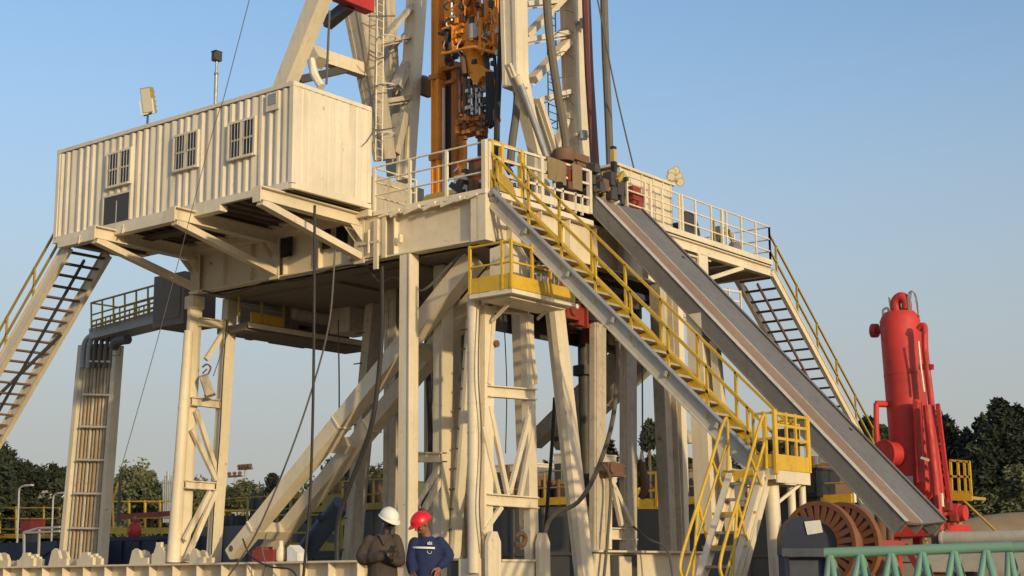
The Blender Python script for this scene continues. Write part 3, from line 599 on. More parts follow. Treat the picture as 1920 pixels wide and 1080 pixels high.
# ---------------------------------------------------------------- stairs
def stairs(root, top, dirv, drop, run, wv, n, mats, sh=.4, st=.06, tread=.26, sh2=None, riser=True, rails=('a', 'b'), railmat='yellow', railw=.055, posts=7, ext=0):
    """top: near top corner, dirv: horizontal unit run, wv: width vector"""
    top = V(top); dirv = V(dirv); wv = V(wv); bot = top+dirv*run-V((0, 0, drop)); up = V((0, 0, 1))
    sh2 = sh2 or sh
    for off, mt, sh in ((V((0, 0, 0)), mats[0], sh), (wv, mats[1], sh2)):
        m = MB(); a, b = top+off, bot+off; sl = (b-a).normalized(); nn = sl.cross(wv).normalized(); nn = nn if nn.z > 0 else -nn
        m.bar(a, b, st, sh, nn)
        m.bar(a+nn*sh/2, b+nn*sh/2, st*2.2, .035, nn); m.bar(a-nn*sh/2, b-nn*sh/2, st*2.2, .035, nn)
        m.build('stringer', M[mt], root)
    for k in range(n):
        p = top+dirv*run*(k+.5)/n-up*drop*(k+.5)/n; m = MB(); e = wv.normalized()*.035
        m.bar(p+e, p+wv-e, tread, .05)
        if riser: m.bar(p+e-up*.075+dirv*tread*.42, p+wv-e-up*.075+dirv*tread*.42, .014, .13)
        m.build('tread', M[mats[2]], root)
    for side, off in (('a', V((0, 0, 0))), ('b', wv)):
        if side in rails:
            m = MB()
            for k in range(posts):
                f_ = (k+.25)/(posts-.5); p = top.lerp(bot, f_)+off
                m.bar(p+up*.05, p+up*1.15, railw, railw, dirv)
            for h in (.62, 1.15): m.bar(top+off+up*h-(bot-top).normalized()*ext, bot+off+up*h, railw, railw)
            m.build('handrail', M[railmat], root)
    return bot
SD = V((1, 0, 0))
fs_ = thing('staircase', 'long yellow railed staircase climbing to the rig floor corner with a grey outer stringer', 'staircase', (3.3, .8, 3.3))
stairs(fs_, (-.02, .17, 9.82), (1, 0, 0), 6.86, 6.93, (0, 1.2, 0), 23, ('stone', 'yellow', 'tread'), .29, .05, .30, sh2=.22, riser=False, posts=8, railw=.055)
m = MB(); d_ = V((6.62, 0, -6.55)).normalized()
m.tube(V((-.02, .10, 9.82))+V((.15, 0, .15)), V((-.02, .10, 9.82))+d_*9.3+V((.15, 0, .15)), .05, 8); m.build('edge_pipe', M['galv'], fs_)
m = MB()
for f_ in (.16, .34, .52, .72, .9):
    p = V((-.02, .12, 9.82))+d_*9.3*f_; m.bar(p+V((.10, -.02, .12)), p+V((.03, -.02, .02)), .07, .05, (0, 1, 0)).nx()
m.each('clamp', M['stone'], fs_)
m = MB(); m.bar((-.25, .16, 9.95), (.28, .16, 9.78), .10, .22); m.box(-.1, .25, .1, .2, 9.75, 10.04); m.tube((.1, .05, 9.9), (.1, .3, 9.9), .07); m.build('hinge', M['steel'], fs_)
# yellow gate posts and plates at the stair head
sg = thing('stair_gate', 'yellow gate posts and kick plates at the head of the front stairs', 'gate', (.1, .9, 10))
m = MB()
for y in (.22, .62, 1.4): m.box(-.07, .03, y-.05, y+.05, 10.05, 11.28)
for z in (10.45, 10.85, 11.22): m.box(-.05, .01, .2, 1.42, z, z+.06)
m.build('gate_frame', M['yellow'], sg)
m = MB(); m.prism([(.02, .1, 10.05), (.02, 1.1, 10.05), (.02, .95, 10.35), (.02, .7, 10.47), (.02, .1, 10.5)], (.03, 0, 0)); m.build('kick_plate', M['yellow_dull'], sg)
# landing
LZ = 2.97
ld_ = thing('stair_landing', 'yellow caged landing on cream legs at the foot of the front stairs', 'landing', (7.3, .3, 0))
m = MB(); m.box(6.70, 7.10, -.9, 1.5, LZ-.06, LZ); m.box(7.102, 7.82, -.9, .46, LZ-.06, LZ); m.build('deck', M['tread'], ld_)
m = MB(); m.box(6.66, 7.84, -.95, -.91, LZ-.20, LZ+.02); m.box(6.66, 7.14, 1.51, 1.55, LZ-.2, LZ+.02); m.box(7.11, 7.84, .47, .51, LZ-.2, LZ+.02); m.box(7.83, 7.87, -.9, .46, LZ-.26, LZ-.02); m.box(7.11, 7.15, .52, 1.5, LZ-.2, LZ+.0); m.box(6.66, 6.70, -.9, 1.5, LZ-.2, LZ+.02); m.build('edge_beam', M['cream'], ld_)
m = MB(); z0 = LZ-.02; z1 = 4.08; y0, y1 = -.93, .42; X_ = 7.86
m.box(X_, X_+.03, y0, y1, z0, z0+.30)
for y in (y0, y0+.42, y0+.80, y1-.07): m.box(X_-.005, X_+.035, y, y+.065, z0+.3, z1)
for z in (z0+.58, z0+.84, z1-.07): m.box(X_, X_+.025, y0, y1, z, z+.055)
m.box(X_-.015, X_+.04, y0-.06, y0+.05, z0-.08, z1+.03); m.box(X_-.015, X_+.04, y1-.02, y1+.06, z0, z1)
m.box(7.40, 7.84, -.97, -.94, z0+.05, z0+.30)
for x in (7.40, 7.62): m.box(x, x+.045, -.98, -.93, z0+.3, z1)
for z in (z0+.58, z1-.06): m.box(7.40, 7.84, -.975, -.935, z, z+.045)
m.build('cage', M['yellow'], ld_)
m = MB()
for x, y in ((7.12, 1.5), (7.12, .98), (7.12, .49), (7.48, .49)): m.box(x-.025, x+.025, y-.025, y+.025, LZ, 4.05)
for z in (LZ+.55, 4.03): m.tube((7.12, .49, z), (7.12, 1.5, z), .025); m.tube((7.12, .49, z), (7.82, .49, z), .025)
m.box(6.70, 7.38, -.965, -.952, LZ-.2, LZ+.0)
m.build('guard_rail', M['yellow'], ld_)
m = MB(); m.box(7.3, 7.7, .0, .40, LZ+.02, LZ+.85)
for k in range(9): m.ball((7.25+.05*k, random.uniform(-.5, .3), LZ+.25+.5*random.random()), .12)
m.build('stored_gear', M['dark'], ld_)
m = MB(); m.tube((7.60, -.55, .0), (7.54, -.55, LZ-.2), .145, 14); m.build('leg', M['cream'], ld_)
m = MB(); m.bar((7.50, -.70, LZ-.2), (7.62, -2.55, .1), .14, .18, (1, 0, 0)); m.build('leg', M['cream'], ld_)
m = MB(); m.tube((6.95, 1.4, .0), (6.95, 1.4, LZ-.1), .08, 12); m.tube((7.7, .42, .0), (7.7, .42, LZ-.1), .07, 12); m.build('leg', M['cream'], ld_)
m = MB(); m.bar(P(1455, 945, x=7.6), P(1512, 898, x=7.84), .045, .06); m.build('knee_brace', M['cream_pale'], ld_)
for k in range(3):
    m = MB(); m.box(7.1+.2*k, 7.24+.2*k, -.99, -.955, LZ-.42+.03*k, LZ-.15); m.build('bolt_plate', M['cream_pale'], ld_)
# lower flight (towards the viewer)
lf = thing('stair_flight', 'short steep yellow railed flight from the caged landing down to the ground', 'staircase', (7.2, -1.8, 0))
top = V((6.91, -.98, LZ-.10))
bot = stairs(lf, top, (0, -1, 0), 2.85, 1.84, (.70, 0, 0), 9, ('cream', 'cream', 'tread'), .17, .06, .20, riser=False, rails=(), posts=4)
for x in (6.84, 7.68):
    m = MB(); a0 = V((x, -1.06, 3.95)); b0 = V((x, -2.80, 1.30)); g0 = V((x, -.98, LZ)); g1 = V((x, -2.78, .12))
    m.path([g0, a0+V((0, .12, -.25)), a0, a0.lerp(b0, .5), b0, b0+V((0, .02, -.45)), g1], .032, 8, 8)
    m.tube(a0.lerp(g0, .5), b0.lerp(g1, .45), .026)
    for f_, g_ in ((.30, .12), (.62, .48), (.62, .85)): m.tube(a0.lerp(b0, f_), g0.lerp(g1, g_), .028)
    m.build('handrail', M['yellow'], lf)
m = MB()
for k in (2, 4, 6, 7): p = top+V((0, -1.84*(k+.5)/9, -2.85*(k+.5)/9)); m.bar(p+V((-.12, -.05, .05)), p+V((.82, -.05, .05)), .04, .05).nx()
m.each('cross_bar', M['yellow'], lf)
# ---------------------------------------------------------------- V-door ramp
rp = thing('pipe_ramp', 'grey steel pipe ramp with a worn brown centre groove sloping down from the rig floor', 'ramp', (4, 5.6, 1.5))
A = V((-.15, 0, 10.42)); B = V((7.84, 0, 1.845)); sl = (B-A).normalized(); nn = V((-sl.z, 0, sl.x)); nn = nn if nn.z > 0 else -nn
def rprof(m, pr, a=A, b=B):
    m.prism([V((a.x, y, a.z))+nn*h for y, h in pr], b-a); return m
m = MB(); rprof(m, [(4.40, .0), (4.40, .36), (4.43, .36), (4.43, .0)]); rprof(m, [(4.34, -.03), (4.46, -.03), (4.46, -.002), (4.34, -.002)]); m.build('side_plate', M['grey'], rp)
m = MB(); rprof(m, [(5.36, .31), (6.48, .42), (6.48, .38), (5.36, .26)]); m.build('side_plate', M['grey'], rp)
m = MB(); rprof(m, [(4.60, .36), (4.8, .33), (5.1, .32), (5.28, .33), (5.28, .26), (4.60, .26)]); m.build('groove_plate', M['wear'], rp)
m = MB(); rprof(m, [(4.37, .362), (4.58, .372), (4.58, .34), (4.435, .34)]); rprof(m, [(5.285, .30), (5.285, .36), (5.345, .36), (5.345, .30)]); m.build('guide_strip', M['concrete'], rp)
m = MB(); rprof(m, [(6.49, -.10), (6.52, -.10), (6.52, .45), (6.49, .45)]); rprof(m, [(6.45, .452), (6.56, .452), (6.56, .47), (6.45, .47)])
for y in (4.55, 5.45, 6.3): rprof(m, [(y, -.0), (y+.12, -.0), (y+.12, .235), (y, .235)])
m.build('side_rail', M['grey'], rp)
m = MB()
for f_ in (.18, .74): p = A.lerp(B, f_)+V((0, 6.25, 0))+nn*.392; m.tube(p-nn*.01, p+nn*.018, .05)
m.build('hole', M['black'], rp)
m = MB()
for k in range(26):
    p = V((random.uniform(-.5, .1), random.uniform(4.4, 5.2), 10.55)); m.bar(p, p+V((random.uniform(-.3, .3), random.uniform(-.3, .3), random.uniform(.0, .2))), .05, .06)
m.build('hinge_clutter', M['steel'], rp)
cw = thing('catwalk', 'pale pipe edged catwalk starting at the foot of the ramp', 'catwalk', (12, 5.6, 0))
m = MB(); m.tube((8.12, 6.42, 1.74), (26, 6.42, 1.74), .15, 18); m.tube((8.06, 6.42, 1.74), (8.12, 6.42, 1.74), .17, 18); m.build('edge_pipe', M['concrete'], cw)
m = MB(); m.box(8.3, 26, 4.4, 6.3, 1.0, 1.5); m.build('deck', M['concrete'], cw)
m = MB()
for x in (8.6, 11.5, 14.5, 17.5, 20.5, 23.5): m.box(x, x+.25, 4.5, 6.6, 0, .99); m.box(x, x+.2, 6.31, 6.35, .9, 1.58)
m.build('support', M['brown'], cw)
a = P(1762, 1003, y=6.5); m = MB(); m.bar((7.95, 6.55, 1.55), (7.75, 6.8, 2.05), .25, .06); m.bar((7.9, 6.3, 1.55), (8.05, 6.75, 1.95), .06, .05); m.build('lug', M['brown'], cw)
# ---------------------------------------------------------------- stairs at both ends
rs = thing('staircase', 'open staircase descending from the railed platform beside the cream shelter', 'staircase', (-.6, 17, 4))
stairs(rs, (-.05, 14.15, PZ-.22), (0, 1, 0), 9.0, 11.0, (-1.25, 0, 0), 32, ('cream', 'cream', 'brown'), .24, .06, .15, riser=False, rails=('a',), railmat='yellow_dull', posts=9)
m = MB(); m.bar((-.65, 14.3, PZ-.5), (-.65, 21.6, PZ-6.6), .05, .08); m.build('centre_bar', M['brown'], rs)
ls = thing('staircase', 'open staircase with rusted treads below the far end of the cabin', 'staircase', (-16, -2, 4))
stairs(ls, (-12.75, -2.55, 10.03), (-1, 0, 0), 9.4, 9.1, (0, 1.3, 0), 34, ('cream', 'cream', 'brown'), .34, .06, .15, riser=False, rails=('a',), railmat='yellow_dull', posts=8)
m = MB(); m.bar((-12.9, -1.9, 9.75), (-19.0, -1.9, 3.3), .05, .08); m.bar((-14.6, -1.35, 7.9), (-17.4, -2.45, 5.35), .06, .08); m.build('centre_bar', M['dark'], ls)
# ---------------------------------------------------------------- mast
ma = thing('drilling_mast', 'tall weathered cream mast with two braced towers rising around the top drive', 'mast', (-5, 5, 10))
def leg2(A, B, w0, w1, mt, groove=True, nm='leg', up=(0, 1, 0), k=.9):
    m = MB(); tbar(m, A, B, w0, w0*k, w1, w1*k, up)
    if groove:
        d = (B-A).normalized(); sd = d.cross(V(up)).normalized(); u = sd.cross(d).normalized()
        for s_ in (-1, 1):
            tbar(m, A+sd*s_*w0*.36-u*w0*k*.5, B+sd*s_*w1*.36-u*w1*k*.5, w0*.22, .06, w1*.22, .06, up)
    return m.build(nm, M[mt], ma)
leg2(P(722, 300, x=-8), P(655, -95, x=-8), .50, .80, 'cream_worn')
leg2(P(760, 340, x=-8), P(787, -95, x=-8), .42, .50, 'cream')
leg2(P(742, 330, x=-8.8), P(716, -95, x=-8.8), .42, .5, 'cream_worn', False)
leg2(P(967, 165, x=-2.5), P(961, -95, x=-2.5), .54, .58, 'cream', True)
leg2(P(1014, 325, x=-2.5), P(974, 150, x=-2.5), .30, .40, 'cream', False)
leg2(P(1082, 330, x=-2.5), P(1072, -95, x=-2.5), .55, .58, 'cream', True)
for a, b, w_, x in (((700, 82), (778, 66), .26, -8), ((722, 190), (768, 183), .28, -7.9), ((716, 78), (790, -10), .24, -8), ((730, 100), (766, 55), .14, -8.4), ((742, 165), (775, 100), .42, -8.1), ((735, 290), (752, 215), .5, -8),
                    ((972, 78), (1062, 62), .28, -2.5), ((1000, 190), (1066, 172), .26, -2.5), ((985, 70), (1060, -8), .30, -2.5), ((998, 150), (1062, 80), .36, -2.5), ((1006, 185), (1040, 290), .30, -2.4), ((1038, 290), (1068, 205), .26, -2.6),
                    ((952, 120), (990, 215), .20, -2.2), ((985, 8), (1050, 2), .26, -2.5)):
    m = MB(); pbar(m, a, b, w_, w_*.5, x=x); m.bar(P(*a, x=x)+V((.0, 0, -w_*.5)), P(*b, x=x)+V((0, 0, -w_*.5)), .04, .04, (0, 1, 0)); m.build('brace', M['cream'] if x > -5 else M['cream_worn'], ma)
m = MB(); m.tube(P(976, 158, x=-2.0), P(1026, 300, x=-2.0), .085, 14); m.build('cylinder_rod', M['galv'], ma)
m = MB(); m.tube(P(968, 142, x=-2.05), P(979, 168, x=-2.05), .11, 14); m.build('cylinder', M['cream'], ma)
leg2(P(505, 235, y=.7), P(636, -95, y=.7), .46, .52, 'cream', False, 'raising_leg')
m = MB(); m.bar(P(588, 102, y=2.5), V((-8.0, 4.4, P(690, 135, x=-8).z)), .3, .4); m.bar(P(588, 95, y=2.3), P(600, 118, y=2.3), .45, .4); m.build('arm', M['cream'], ma)
m = MB(); m.bar(P(560, 150, y=2.0), V((-8.0, 4.6, P(690, 112, x=-8).z)), .22, .22).nx(); pbar(m, (612, 45), (655, 10), .3, .3, y=2.0); m.each('arm', M['dark'], ma)
# ladders in the towers
def ladder(x, pts0, pts1, w_, n, mt='cream_worn', hoops=0):
    A, B = P(*pts0, x=x), P(*pts1, x=x); s_ = V((0, w_, 0)); m = MB(); m.tube(A, B, .022, 6); m.tube(A+s_, B+s_, .022, 6)
    for k in range(n): p = A.lerp(B, (k+.5)/n); m.tube(p, p+s_, .014, 5)
    for k in range(hoops):
        p = A.lerp(B, (k+.5)/hoops); m.path([p, p+V((.35, -.12, 0)), p+V((.55, w_/2, 0)), p+V((.35, w_+.12, 0)), p+s_], .018, 5, 5)
    m.build('ladder', M[mt], ma)
ladder(-2.9, (1030, 300), (1024, -60), .42, 26, 'dark', 0)
ladder(-7.2, (704, 300), (708, -60), .28, 24, 'cream_pale', 4)
m = MB()
for k in range(7):
    y0 = -20+42*k; m.path([P(1036+6*math.sin(k), y0, x=-2.3), P(1058, y0-8+5*math.sin(k*2), x=-2.1), P(1075, y0+10*math.sin(k*3), x=-2.2)], .016).nx()
for k in range(4):
    y0 = 30+70*k; m.path([P(690, y0, x=-7.3), P(712, y0+12*math.sin(k*2.2), x=-7.1), P(740, y0-6*math.sin(k), x=-7.4)], .018).nx()
m.each('cable_tie', M['rope'], ma)
m = MB()
for y0 in (42, 252): m.tube(P(1078, y0, x=-2.2), P(1104, y0+2, x=-2.2), .05); m.tube(P(1094, y0-6, x=-2.0), P(1094, y0+9, x=-2.0), .12).nx()
m.each('pipe_clamp', M['pole'], ma)
m = MB(); m.box(-2.8, -2.2, 6.9, 7.6, 10.0, 12.2).nx(); m.box(-8.3, -7.7, 4.4, 6.5, 10, 12.6).nx(); m.box(-2.85, -2.25, 4.9, 5.6, 10, 12.4); m.each('mast_foot', M['cream_worn'], ma)
a = P(655, 12, x=-6.5); m = MB(); m.box(a.x-.1, a.x+.25, a.y-.75, a.y+.75, a.z, a.z+.9)
single(m, 'red_box', M['red'], 'red box fixed high on the sloping leg of the mast', 'box')
# ---------------------------------------------------------------- guide rails + top drive
gr = thing('guide_rail', 'orange vertical guide rail beam beside the top drive', 'guide rail', P(818, 330, y=5.6))
YG = 5.6; a = P(809, 300, y=YG); b = P(824, 300, y=YG)
m = MB(); m.box(a.x, b.x, YG, YG+.28, 10.05, 19.6); m.box(a.x+.02, a.x+.07, YG-.05, YG-.002, 10.05, 19.6); m.box(b.x-.08, b.x, YG-.06, YG-.002, 10.05, 19.6); m.build('rail_beam', M['orange'], gr)
m = MB(); m.box(b.x+.06, b.x+.12, YG+.05, YG+.1, 10.05, 15.3); m.build('rod', M['white'], gr)
m = MB(); m.box(a.x-.03, b.x+.03, YG-.1, YG+.3, 13.1, 13.28).nx(); m.box(a.x-.03, b.x+.03, YG-.1, YG+.3, 15.6, 15.75); m.each('joint_clamp', M['orange_dark'], gr)
m = MB(); q0 = P(786, 155, y=7); q1 = P(818, 168, y=6); m.bar(q0, q1, .3, .5); m.bar(q0-V((1.4, -.8, 0)), q0, .25, .4)
m.build('side_arm', M['brown'], gr)
td = thing('top_drive', 'greasy orange top drive machine hanging between the mast towers', 'top drive', P(885, 260, y=5))
def pb(m, x0, y0, x1, y1, yy, t, rx=0):
    a = P(x0, y0, y=yy); b = P(x1, y1, y=yy); c = P((x0+x1)/2, (y0+y1)/2, y=yy)
    wd = abs(P(x1, (y0+y1)/2, y=yy).x-P(x0, (y0+y1)/2, y=yy).x); hh = abs(P((x0+x1)/2, y0, y=yy).z-P((x0+x1)/2, y1, y=yy).z)
    return m.box(c.x-wd/2, c.x+wd/2, yy, yy+t, c.z-hh/2, c.z+hh/2)
Y = 5.0
m = MB(); pb(m, 852, -60, 862, 60, Y, .35); pb(m, 865, -60, 874, 42, Y-.1, .4); pb(m, 905, -60, 914, 38, Y-.1, .4); pb(m, 916, -60, 925, 40, Y+.1, .35)
pb(m, 876, 8, 900, 34, Y+.1, .3); pb(m, 882, -60, 892, 10, Y+.15, .25); m.build('link_arm', M['orange'], td)
m = MB(); pb(m, 833, -60, 848, 36, Y+.35, .5); pb(m, 848, 45, 878, 78, Y-.25, .55); pb(m, 852, 40, 902, 48, Y-.05, .5); pb(m, 897, 34, 902, 92, Y-.32, .25); pb(m, 902, 40, 926, 95, Y, .5)
a = P(893, 62, y=Y); m.lathe([(.05, -.55), (.5, -.55), (.52, -.5), (.52, .35), (.46, .42), (.05, .42)], (a.x, Y+.25, a.z), n=20); m.build('motor_housing', M['orange'], td)
m = MB(); pb(m, 846, 48, 849, 96, Y-.3, .05)
m.path([P(829, 55, y=Y-.3), P(846, 48, y=Y-.3)], .035); m.path([P(829, 100, y=Y-.3), P(848, 97, y=Y-.3), P(868, 92, y=Y-.4), P(890, 88, y=Y-.42), P(902, 92, y=Y-.4), P(925, 98, y=Y-.25)], .05, 8)
m.path([P(924, 25, y=Y-.2), P(934, 38, y=Y-.3), P(940, 60, y=Y-.3), P(938, 78, y=Y-.3)], .075, 8); pb(m, 924, 45, 928, 98, Y-.3, .2); pb(m, 902, 64, 926, 68, Y-.25, .1); pb(m, 903, 80, 926, 84, Y-.25, .1)
m.path([P(904, 58, y=Y-.28), P(922, 86, y=Y-.28)], .03); m.build('guard_frame', M['orange'], td)
m = MB(); a = P(887, 60, y=Y-.3); m.tube((a.x, Y-.22, a.z-.22), (a.x, Y-.22, a.z+.22), .21, 16); m.build('cylinder_cover', M['pole'], td)
m = MB()
for yy_ in (57, 74, 98): a = P(931, yy_, y=Y-.3); m.tube(a, a+V((0, .3, 0)), .085, 10)
m.build('fitting', M['cream_pale'], td)
rn = random.Random(11)
for mt, n_, x0_, x1_, y0_, y1_ in (('orange', 60, 850, 930, -40, 96), ('orange_dark', 40, 832, 928, -40, 100), ('dark', 46, 834, 932, -30, 104), ('galv', 16, 840, 928, 20, 98)):
    m = MB()
    for k in range(n_):
        a = P(rn.uniform(x0_, x1_), rn.uniform(y0_, y1_), y=Y+rn.uniform(-.38, .1)); sx, sz = rn.uniform(.02, .075), rn.uniform(.03, .16)
        if k % 4 == 0: m.box(a.x-sx, a.x+sx, a.y-.06, a.y+.1, a.z-sz, a.z+sz)
        elif k % 4 == 1: m.lathe([(sx*.9, -.09), (sx*.9, .03), (sx*.5, .04), (sx*.5, .08)], a, (rn.uniform(-.4, .6), -1, rn.uniform(-.3, .3)), 12)
        elif k % 4 == 2: m.path([a+V((0, 0, sz*2)), a+V((rn.uniform(-.2, .2), -.06, 0)), a+V((rn.uniform(-.15, .15), 0, -sz*2))], .022, 6)
        else: m.tube(a-V((0, 0, sz*1.8)), a+V((0, 0, sz*1.8)), sx*.55, 10)
        m.nx()
    m.each('motor_fitting', M[mt], td)
m = MB(); m.path([P(926, 20, y=Y-.3), P(938, 36, y=Y-.35), P(944, 64, y=Y-.35), P(942, 88, y=Y-.3)], .06, 8); m.bar(P(943, 66, y=Y-.3), P(957, 100, y=Y-.2), .14, .2, (0, 1, 0)); m.build('torque_arm', M['orange'], td)
# neck, fork, links
m = MB(); a = P(888, 112, y=Y); m.lathe([(.30, -.42), (.33, -.2), (.40, .2), (.44, .38)], (a.x, Y+.15, a.z), n=18)
out = [(876, 135), (882, 122), (893, 118), (905, 124), (915, 131), (922, 134), (925, 150), (924, 172), (918, 173), (917, 152), (912, 144), (905, 142), (898, 150), (894, 160), (889, 158)]
m.prism([P(*p_, y=Y-.12) for p_ in out], (0, .35, 0)); m.build('fork', M['orange'], td)
m = MB()
for k in range(60):
    x0 = random.uniform(831, 925); y0 = random.uniform(98, 122) if k < 22 else random.uniform(150, 222)
    if k >= 22: x0 = random.uniform(868, 912)
    a = P(x0, y0, y=Y+random.uniform(-.15, .35)); s_ = random.uniform(.025, .085); m.box(a.x-s_, a.x+s_, a.y-s_, a.y+s_, a.z-s_*random.uniform(.5, 2.5), a.z+s_).nx()
for k in range(16):
    x0 = random.uniform(829, 846); y0 = random.uniform(52, 98); a = P(x0, y0, y=Y+random.uniform(-.2, .3)); m.tube(a, a+V((random.uniform(-.2, .2), random.uniform(-.1, .1), random.uniform(-.3, .3))), .05).nx()
m.each('valve', M['dark'], td)
m = MB(); pb(m, 854, 220, 915, 226, Y-.1, .6); pb(m, 853, 228, 900, 238, Y, .5); pb(m, 856, 240, 897, 248, Y, .45); pb(m, 872, 214, 912, 219, Y+.2, .3); pb(m, 853, 226, 858, 250, Y-.12, .1)
for k in range(26): a = P(random.uniform(855, 915), random.uniform(216, 250), y=Y-.12); s_ = random.uniform(.02, .06); m.box(a.x-s_, a.x+s_, a.y-s_, a.y+s_, a.z-s_, a.z+s_)
m.build('pipe_handler', M['orange_dark'], td)
m = MB()
for px_, y0, y1, r_ in ((872, 120, 262, .075), (880, 150, 226, .05), (890, 160, 232, .055), (897, 150, 225, .06), (862, 130, 230, .06), (903, 165, 240, .05)): m.tube(P(px_, y0, y=Y-.05), P(px_, y1, y=Y-.05), r_, 10)
m.tube(P(868, 105, y=Y-.2), P(872, 140, y=Y-.2), .1, 10); m.build('link_bar', M['brown'], td)
m = MB()
for px_ in (884, 893, 899): m.tube(P(px_, 165, y=Y-.2), P(px_, 215, y=Y-.2), .03)
for k in range(14): a = P(random.uniform(876, 902), random.uniform(168, 214), y=Y-.2); s_ = .05; m.box(a.x-s_, a.x+s_, a.y-s_, a.y+s_, a.z-s_, a.z+s_)
m.tube(P(906, 150, y=Y+.2), P(906, 172, y=Y+.2), .1, 12); m.build('bright_rod', M['galv'], td)
m = MB(); a = P(906, 172, y=Y+.1); b = P(906, 275, y=Y+.1); m.tube(P(903, 238, y=Y+.1), P(903, 330, y=Y+.1), .12, 14); m.tube(P(903, 238, y=Y+.1), P(903, 258, y=Y+.1), .18, 14); m.build('drill_pipe', M['brown'], td)
m = MB()
for k in range(4): x0 = 913+k*3.4; m.path([P(x0, 135, y=Y-.1-k*.05), P(x0+1, 190, y=Y-.15), P(x0-1+k, 222+3*k, y=Y-.15), P(911+k*3, 236-2*k, y=Y-.1)], .05, 8)
m.path([P(927, 100, y=Y), P(930, 170, y=Y), P(928, 225, y=Y), P(918, 240, y=Y)], .05, 8); m.build('hydraulic_hose', M['rubber'], td)
# dark carriage columns between rail and machine
cr = thing('carriage_frame', 'dark greasy carriage frame with rusty posts behind the top drive', 'frame', P(845, 330, y=5.9))
m = MB(); pb(m, 832, -60, 845, 330, 5.95, .2); m.build('post', M['dark'], cr)
m = MB(); pb(m, 846, 115, 856, 330, 5.8, .2); m.build('post', M['orange_dark'], cr)
m = MB(); pb(m, 858, 120, 868, 330, 5.9, .2); m.build('post', M['orange'], cr)
m = MB(); pb(m, 828, 120, 870, 128, 5.7, .4).nx(); pb(m, 829, 36, 848, 50, 5.7, .4).nx(); pb(m, 834, 150, 850, 156, 5.7, .2); m.each('cross_beam', M['orange_dark'], cr)
m = MB(); pb(m, 786, 145, 832, 172, 6.6, .4); m.build('side_arm', M['brown'], cr)
# hoses and pipes
def hose(name, mt, lab, pts, r, cat='hose', group=None, n=8, **k):
    m = MB(); m.path([P(p[0], p[1], **(p[2] if len(p) > 2 else k)) for p in pts], r, n, 8); return single(m, name, M[mt], lab, cat, group)
hose('mud_hose', 'rubber', 'black hose hanging straight down beside the orange top drive', [(941, -60), (940, 60), (935, 160), (932, 230), (931, 300)], .085, y=4.6)
hose('grey_hose', 'hose', 'thick grey hose hanging in front of the right mast tower', [(1022, -60), (1028, 40), (1036, 110), (1048, 190), (1060, 260), (1062, 310)], .12, x=-1.9)
hose('bent_hose', 'hose', 'olive hose hanging in a slight bend beside the silver cylinder of the mast', [(962, 128), (970, 160), (968, 210), (960, 270), (957, 310)], .11, x=-2.6)
hose('standpipe', 'maroon', 'maroon standpipe clamped to the outer leg of the mast', [(1097, -60), (1104, 120), (1110, 220), (1118, 345)], .13, 'pipe', x=-1.6)
hose('rubber_line', 'hose', 'dark grey hose falling straight down beside the banded gate post', [(1131, -60), (1135, 90), (1141, 230), (1147, 400)], .11, x=-.9)
hose('guy_line', 'rope', 'thin line slanting from the mast down to the cream shelter', [(1115, -30), (1150, 150), (1190, 322)], .022, 'wire rope', x=-.4)
hose('guy_line', 'rope', 'thin line rising into the sky from the cabin roof', [(470, -10), (420, 182)], .011, 'wire rope', y=-2.0)
hose('guy_line', 'rope', 'faint cable falling across the cabin front to the yard post', [(420, 182), (398, 250), (362, 385), (300, 620), (222, 895)], .009, 'wire rope', y=-3.7)
hose('hoist_wire', 'rope', 'wire hanging from the sloping mast leg onto the cabin roof', [(618, 20), (612, 158)], .03, 'wire rope', y=-.9)
hose('bent_pipe', 'cream_pale', 'short bent pale pipe end sticking up behind the cabin roof', [(583, 112), (590, 140), (603, 163)], .11, 'pipe', y=-.4)
hose('cabin_cable', 'rope', 'loose black cable hanging on the end wall of the cabin', [(699, 190), (703, 235), (690, 262), (680, 272)], .014, 'cable', x=-3.6)
# ---------------------------------------------------------------- floor equipment
yb = thing('mouse_drum', 'olive yellow round drum housing on the rig floor behind the front rail', 'drum', P(835, 350, y=2.2))
a = P(832, 338, y=2.2); m = MB(); m.box(a.x-.55, a.x+.45, 1.9, 2.8, 10.03, 10.35); m.tube((a.x-.55, 2.3, 10.62), (a.x+.5, 2.3, 10.62), .33, 18); m.build('housing', M['yellow_dull'], yb)
m = MB(); m.tube((a.x-.7, 2.3, 10.62), (a.x-.56, 2.3, 10.62), .2, 14); m.build('shaft', M['dark'], yb)
eb = thing('control_cabinet', 'small white control box with dark dials between drum and red cabinet', 'cabinet', P(863, 352, y=1.0))
a = P(862, 330, y=1.0); m = MB(); m.box(a.x-.2, a.x+.24, 1.0, 1.4, 10.03, 10.85); m.build('case', M['white'], eb)
m = MB(); m.tube((a.x+.02, .96, 10.62), (a.x+.02, 1.0, 10.62), .12, 16); m.box(a.x-.15, a.x-.02, .98, .998, 10.2, 10.4); m.box(a.x+.05, a.x+.18, .98, .998, 10.2, 10.45); m.build('dial', M['dark'], eb)
rc = thing('red_cabinet', 'dark red tool cabinet at the railed corner of the rig floor', 'cabinet', P(892, 352, y=.6))
a = P(892, 325, y=.6); m = MB(); m.box(a.x-.23, a.x+.3, .6, 1.2, 10.03, 10.98); m.box(a.x-.26, a.x+.33, .57, 1.23, 10.98, 11.02); m.build('case', M['red_dark'], rc)
m = MB()
for k in range(3): m.box(a.x-.19+k*.17, a.x-.06+k*.17, .585, .598, 10.1, 10.5)
m.box(a.x-.2, a.x+.27, .585, .598, 10.58, 10.92); m.build('drawer', M['brown'], rc)
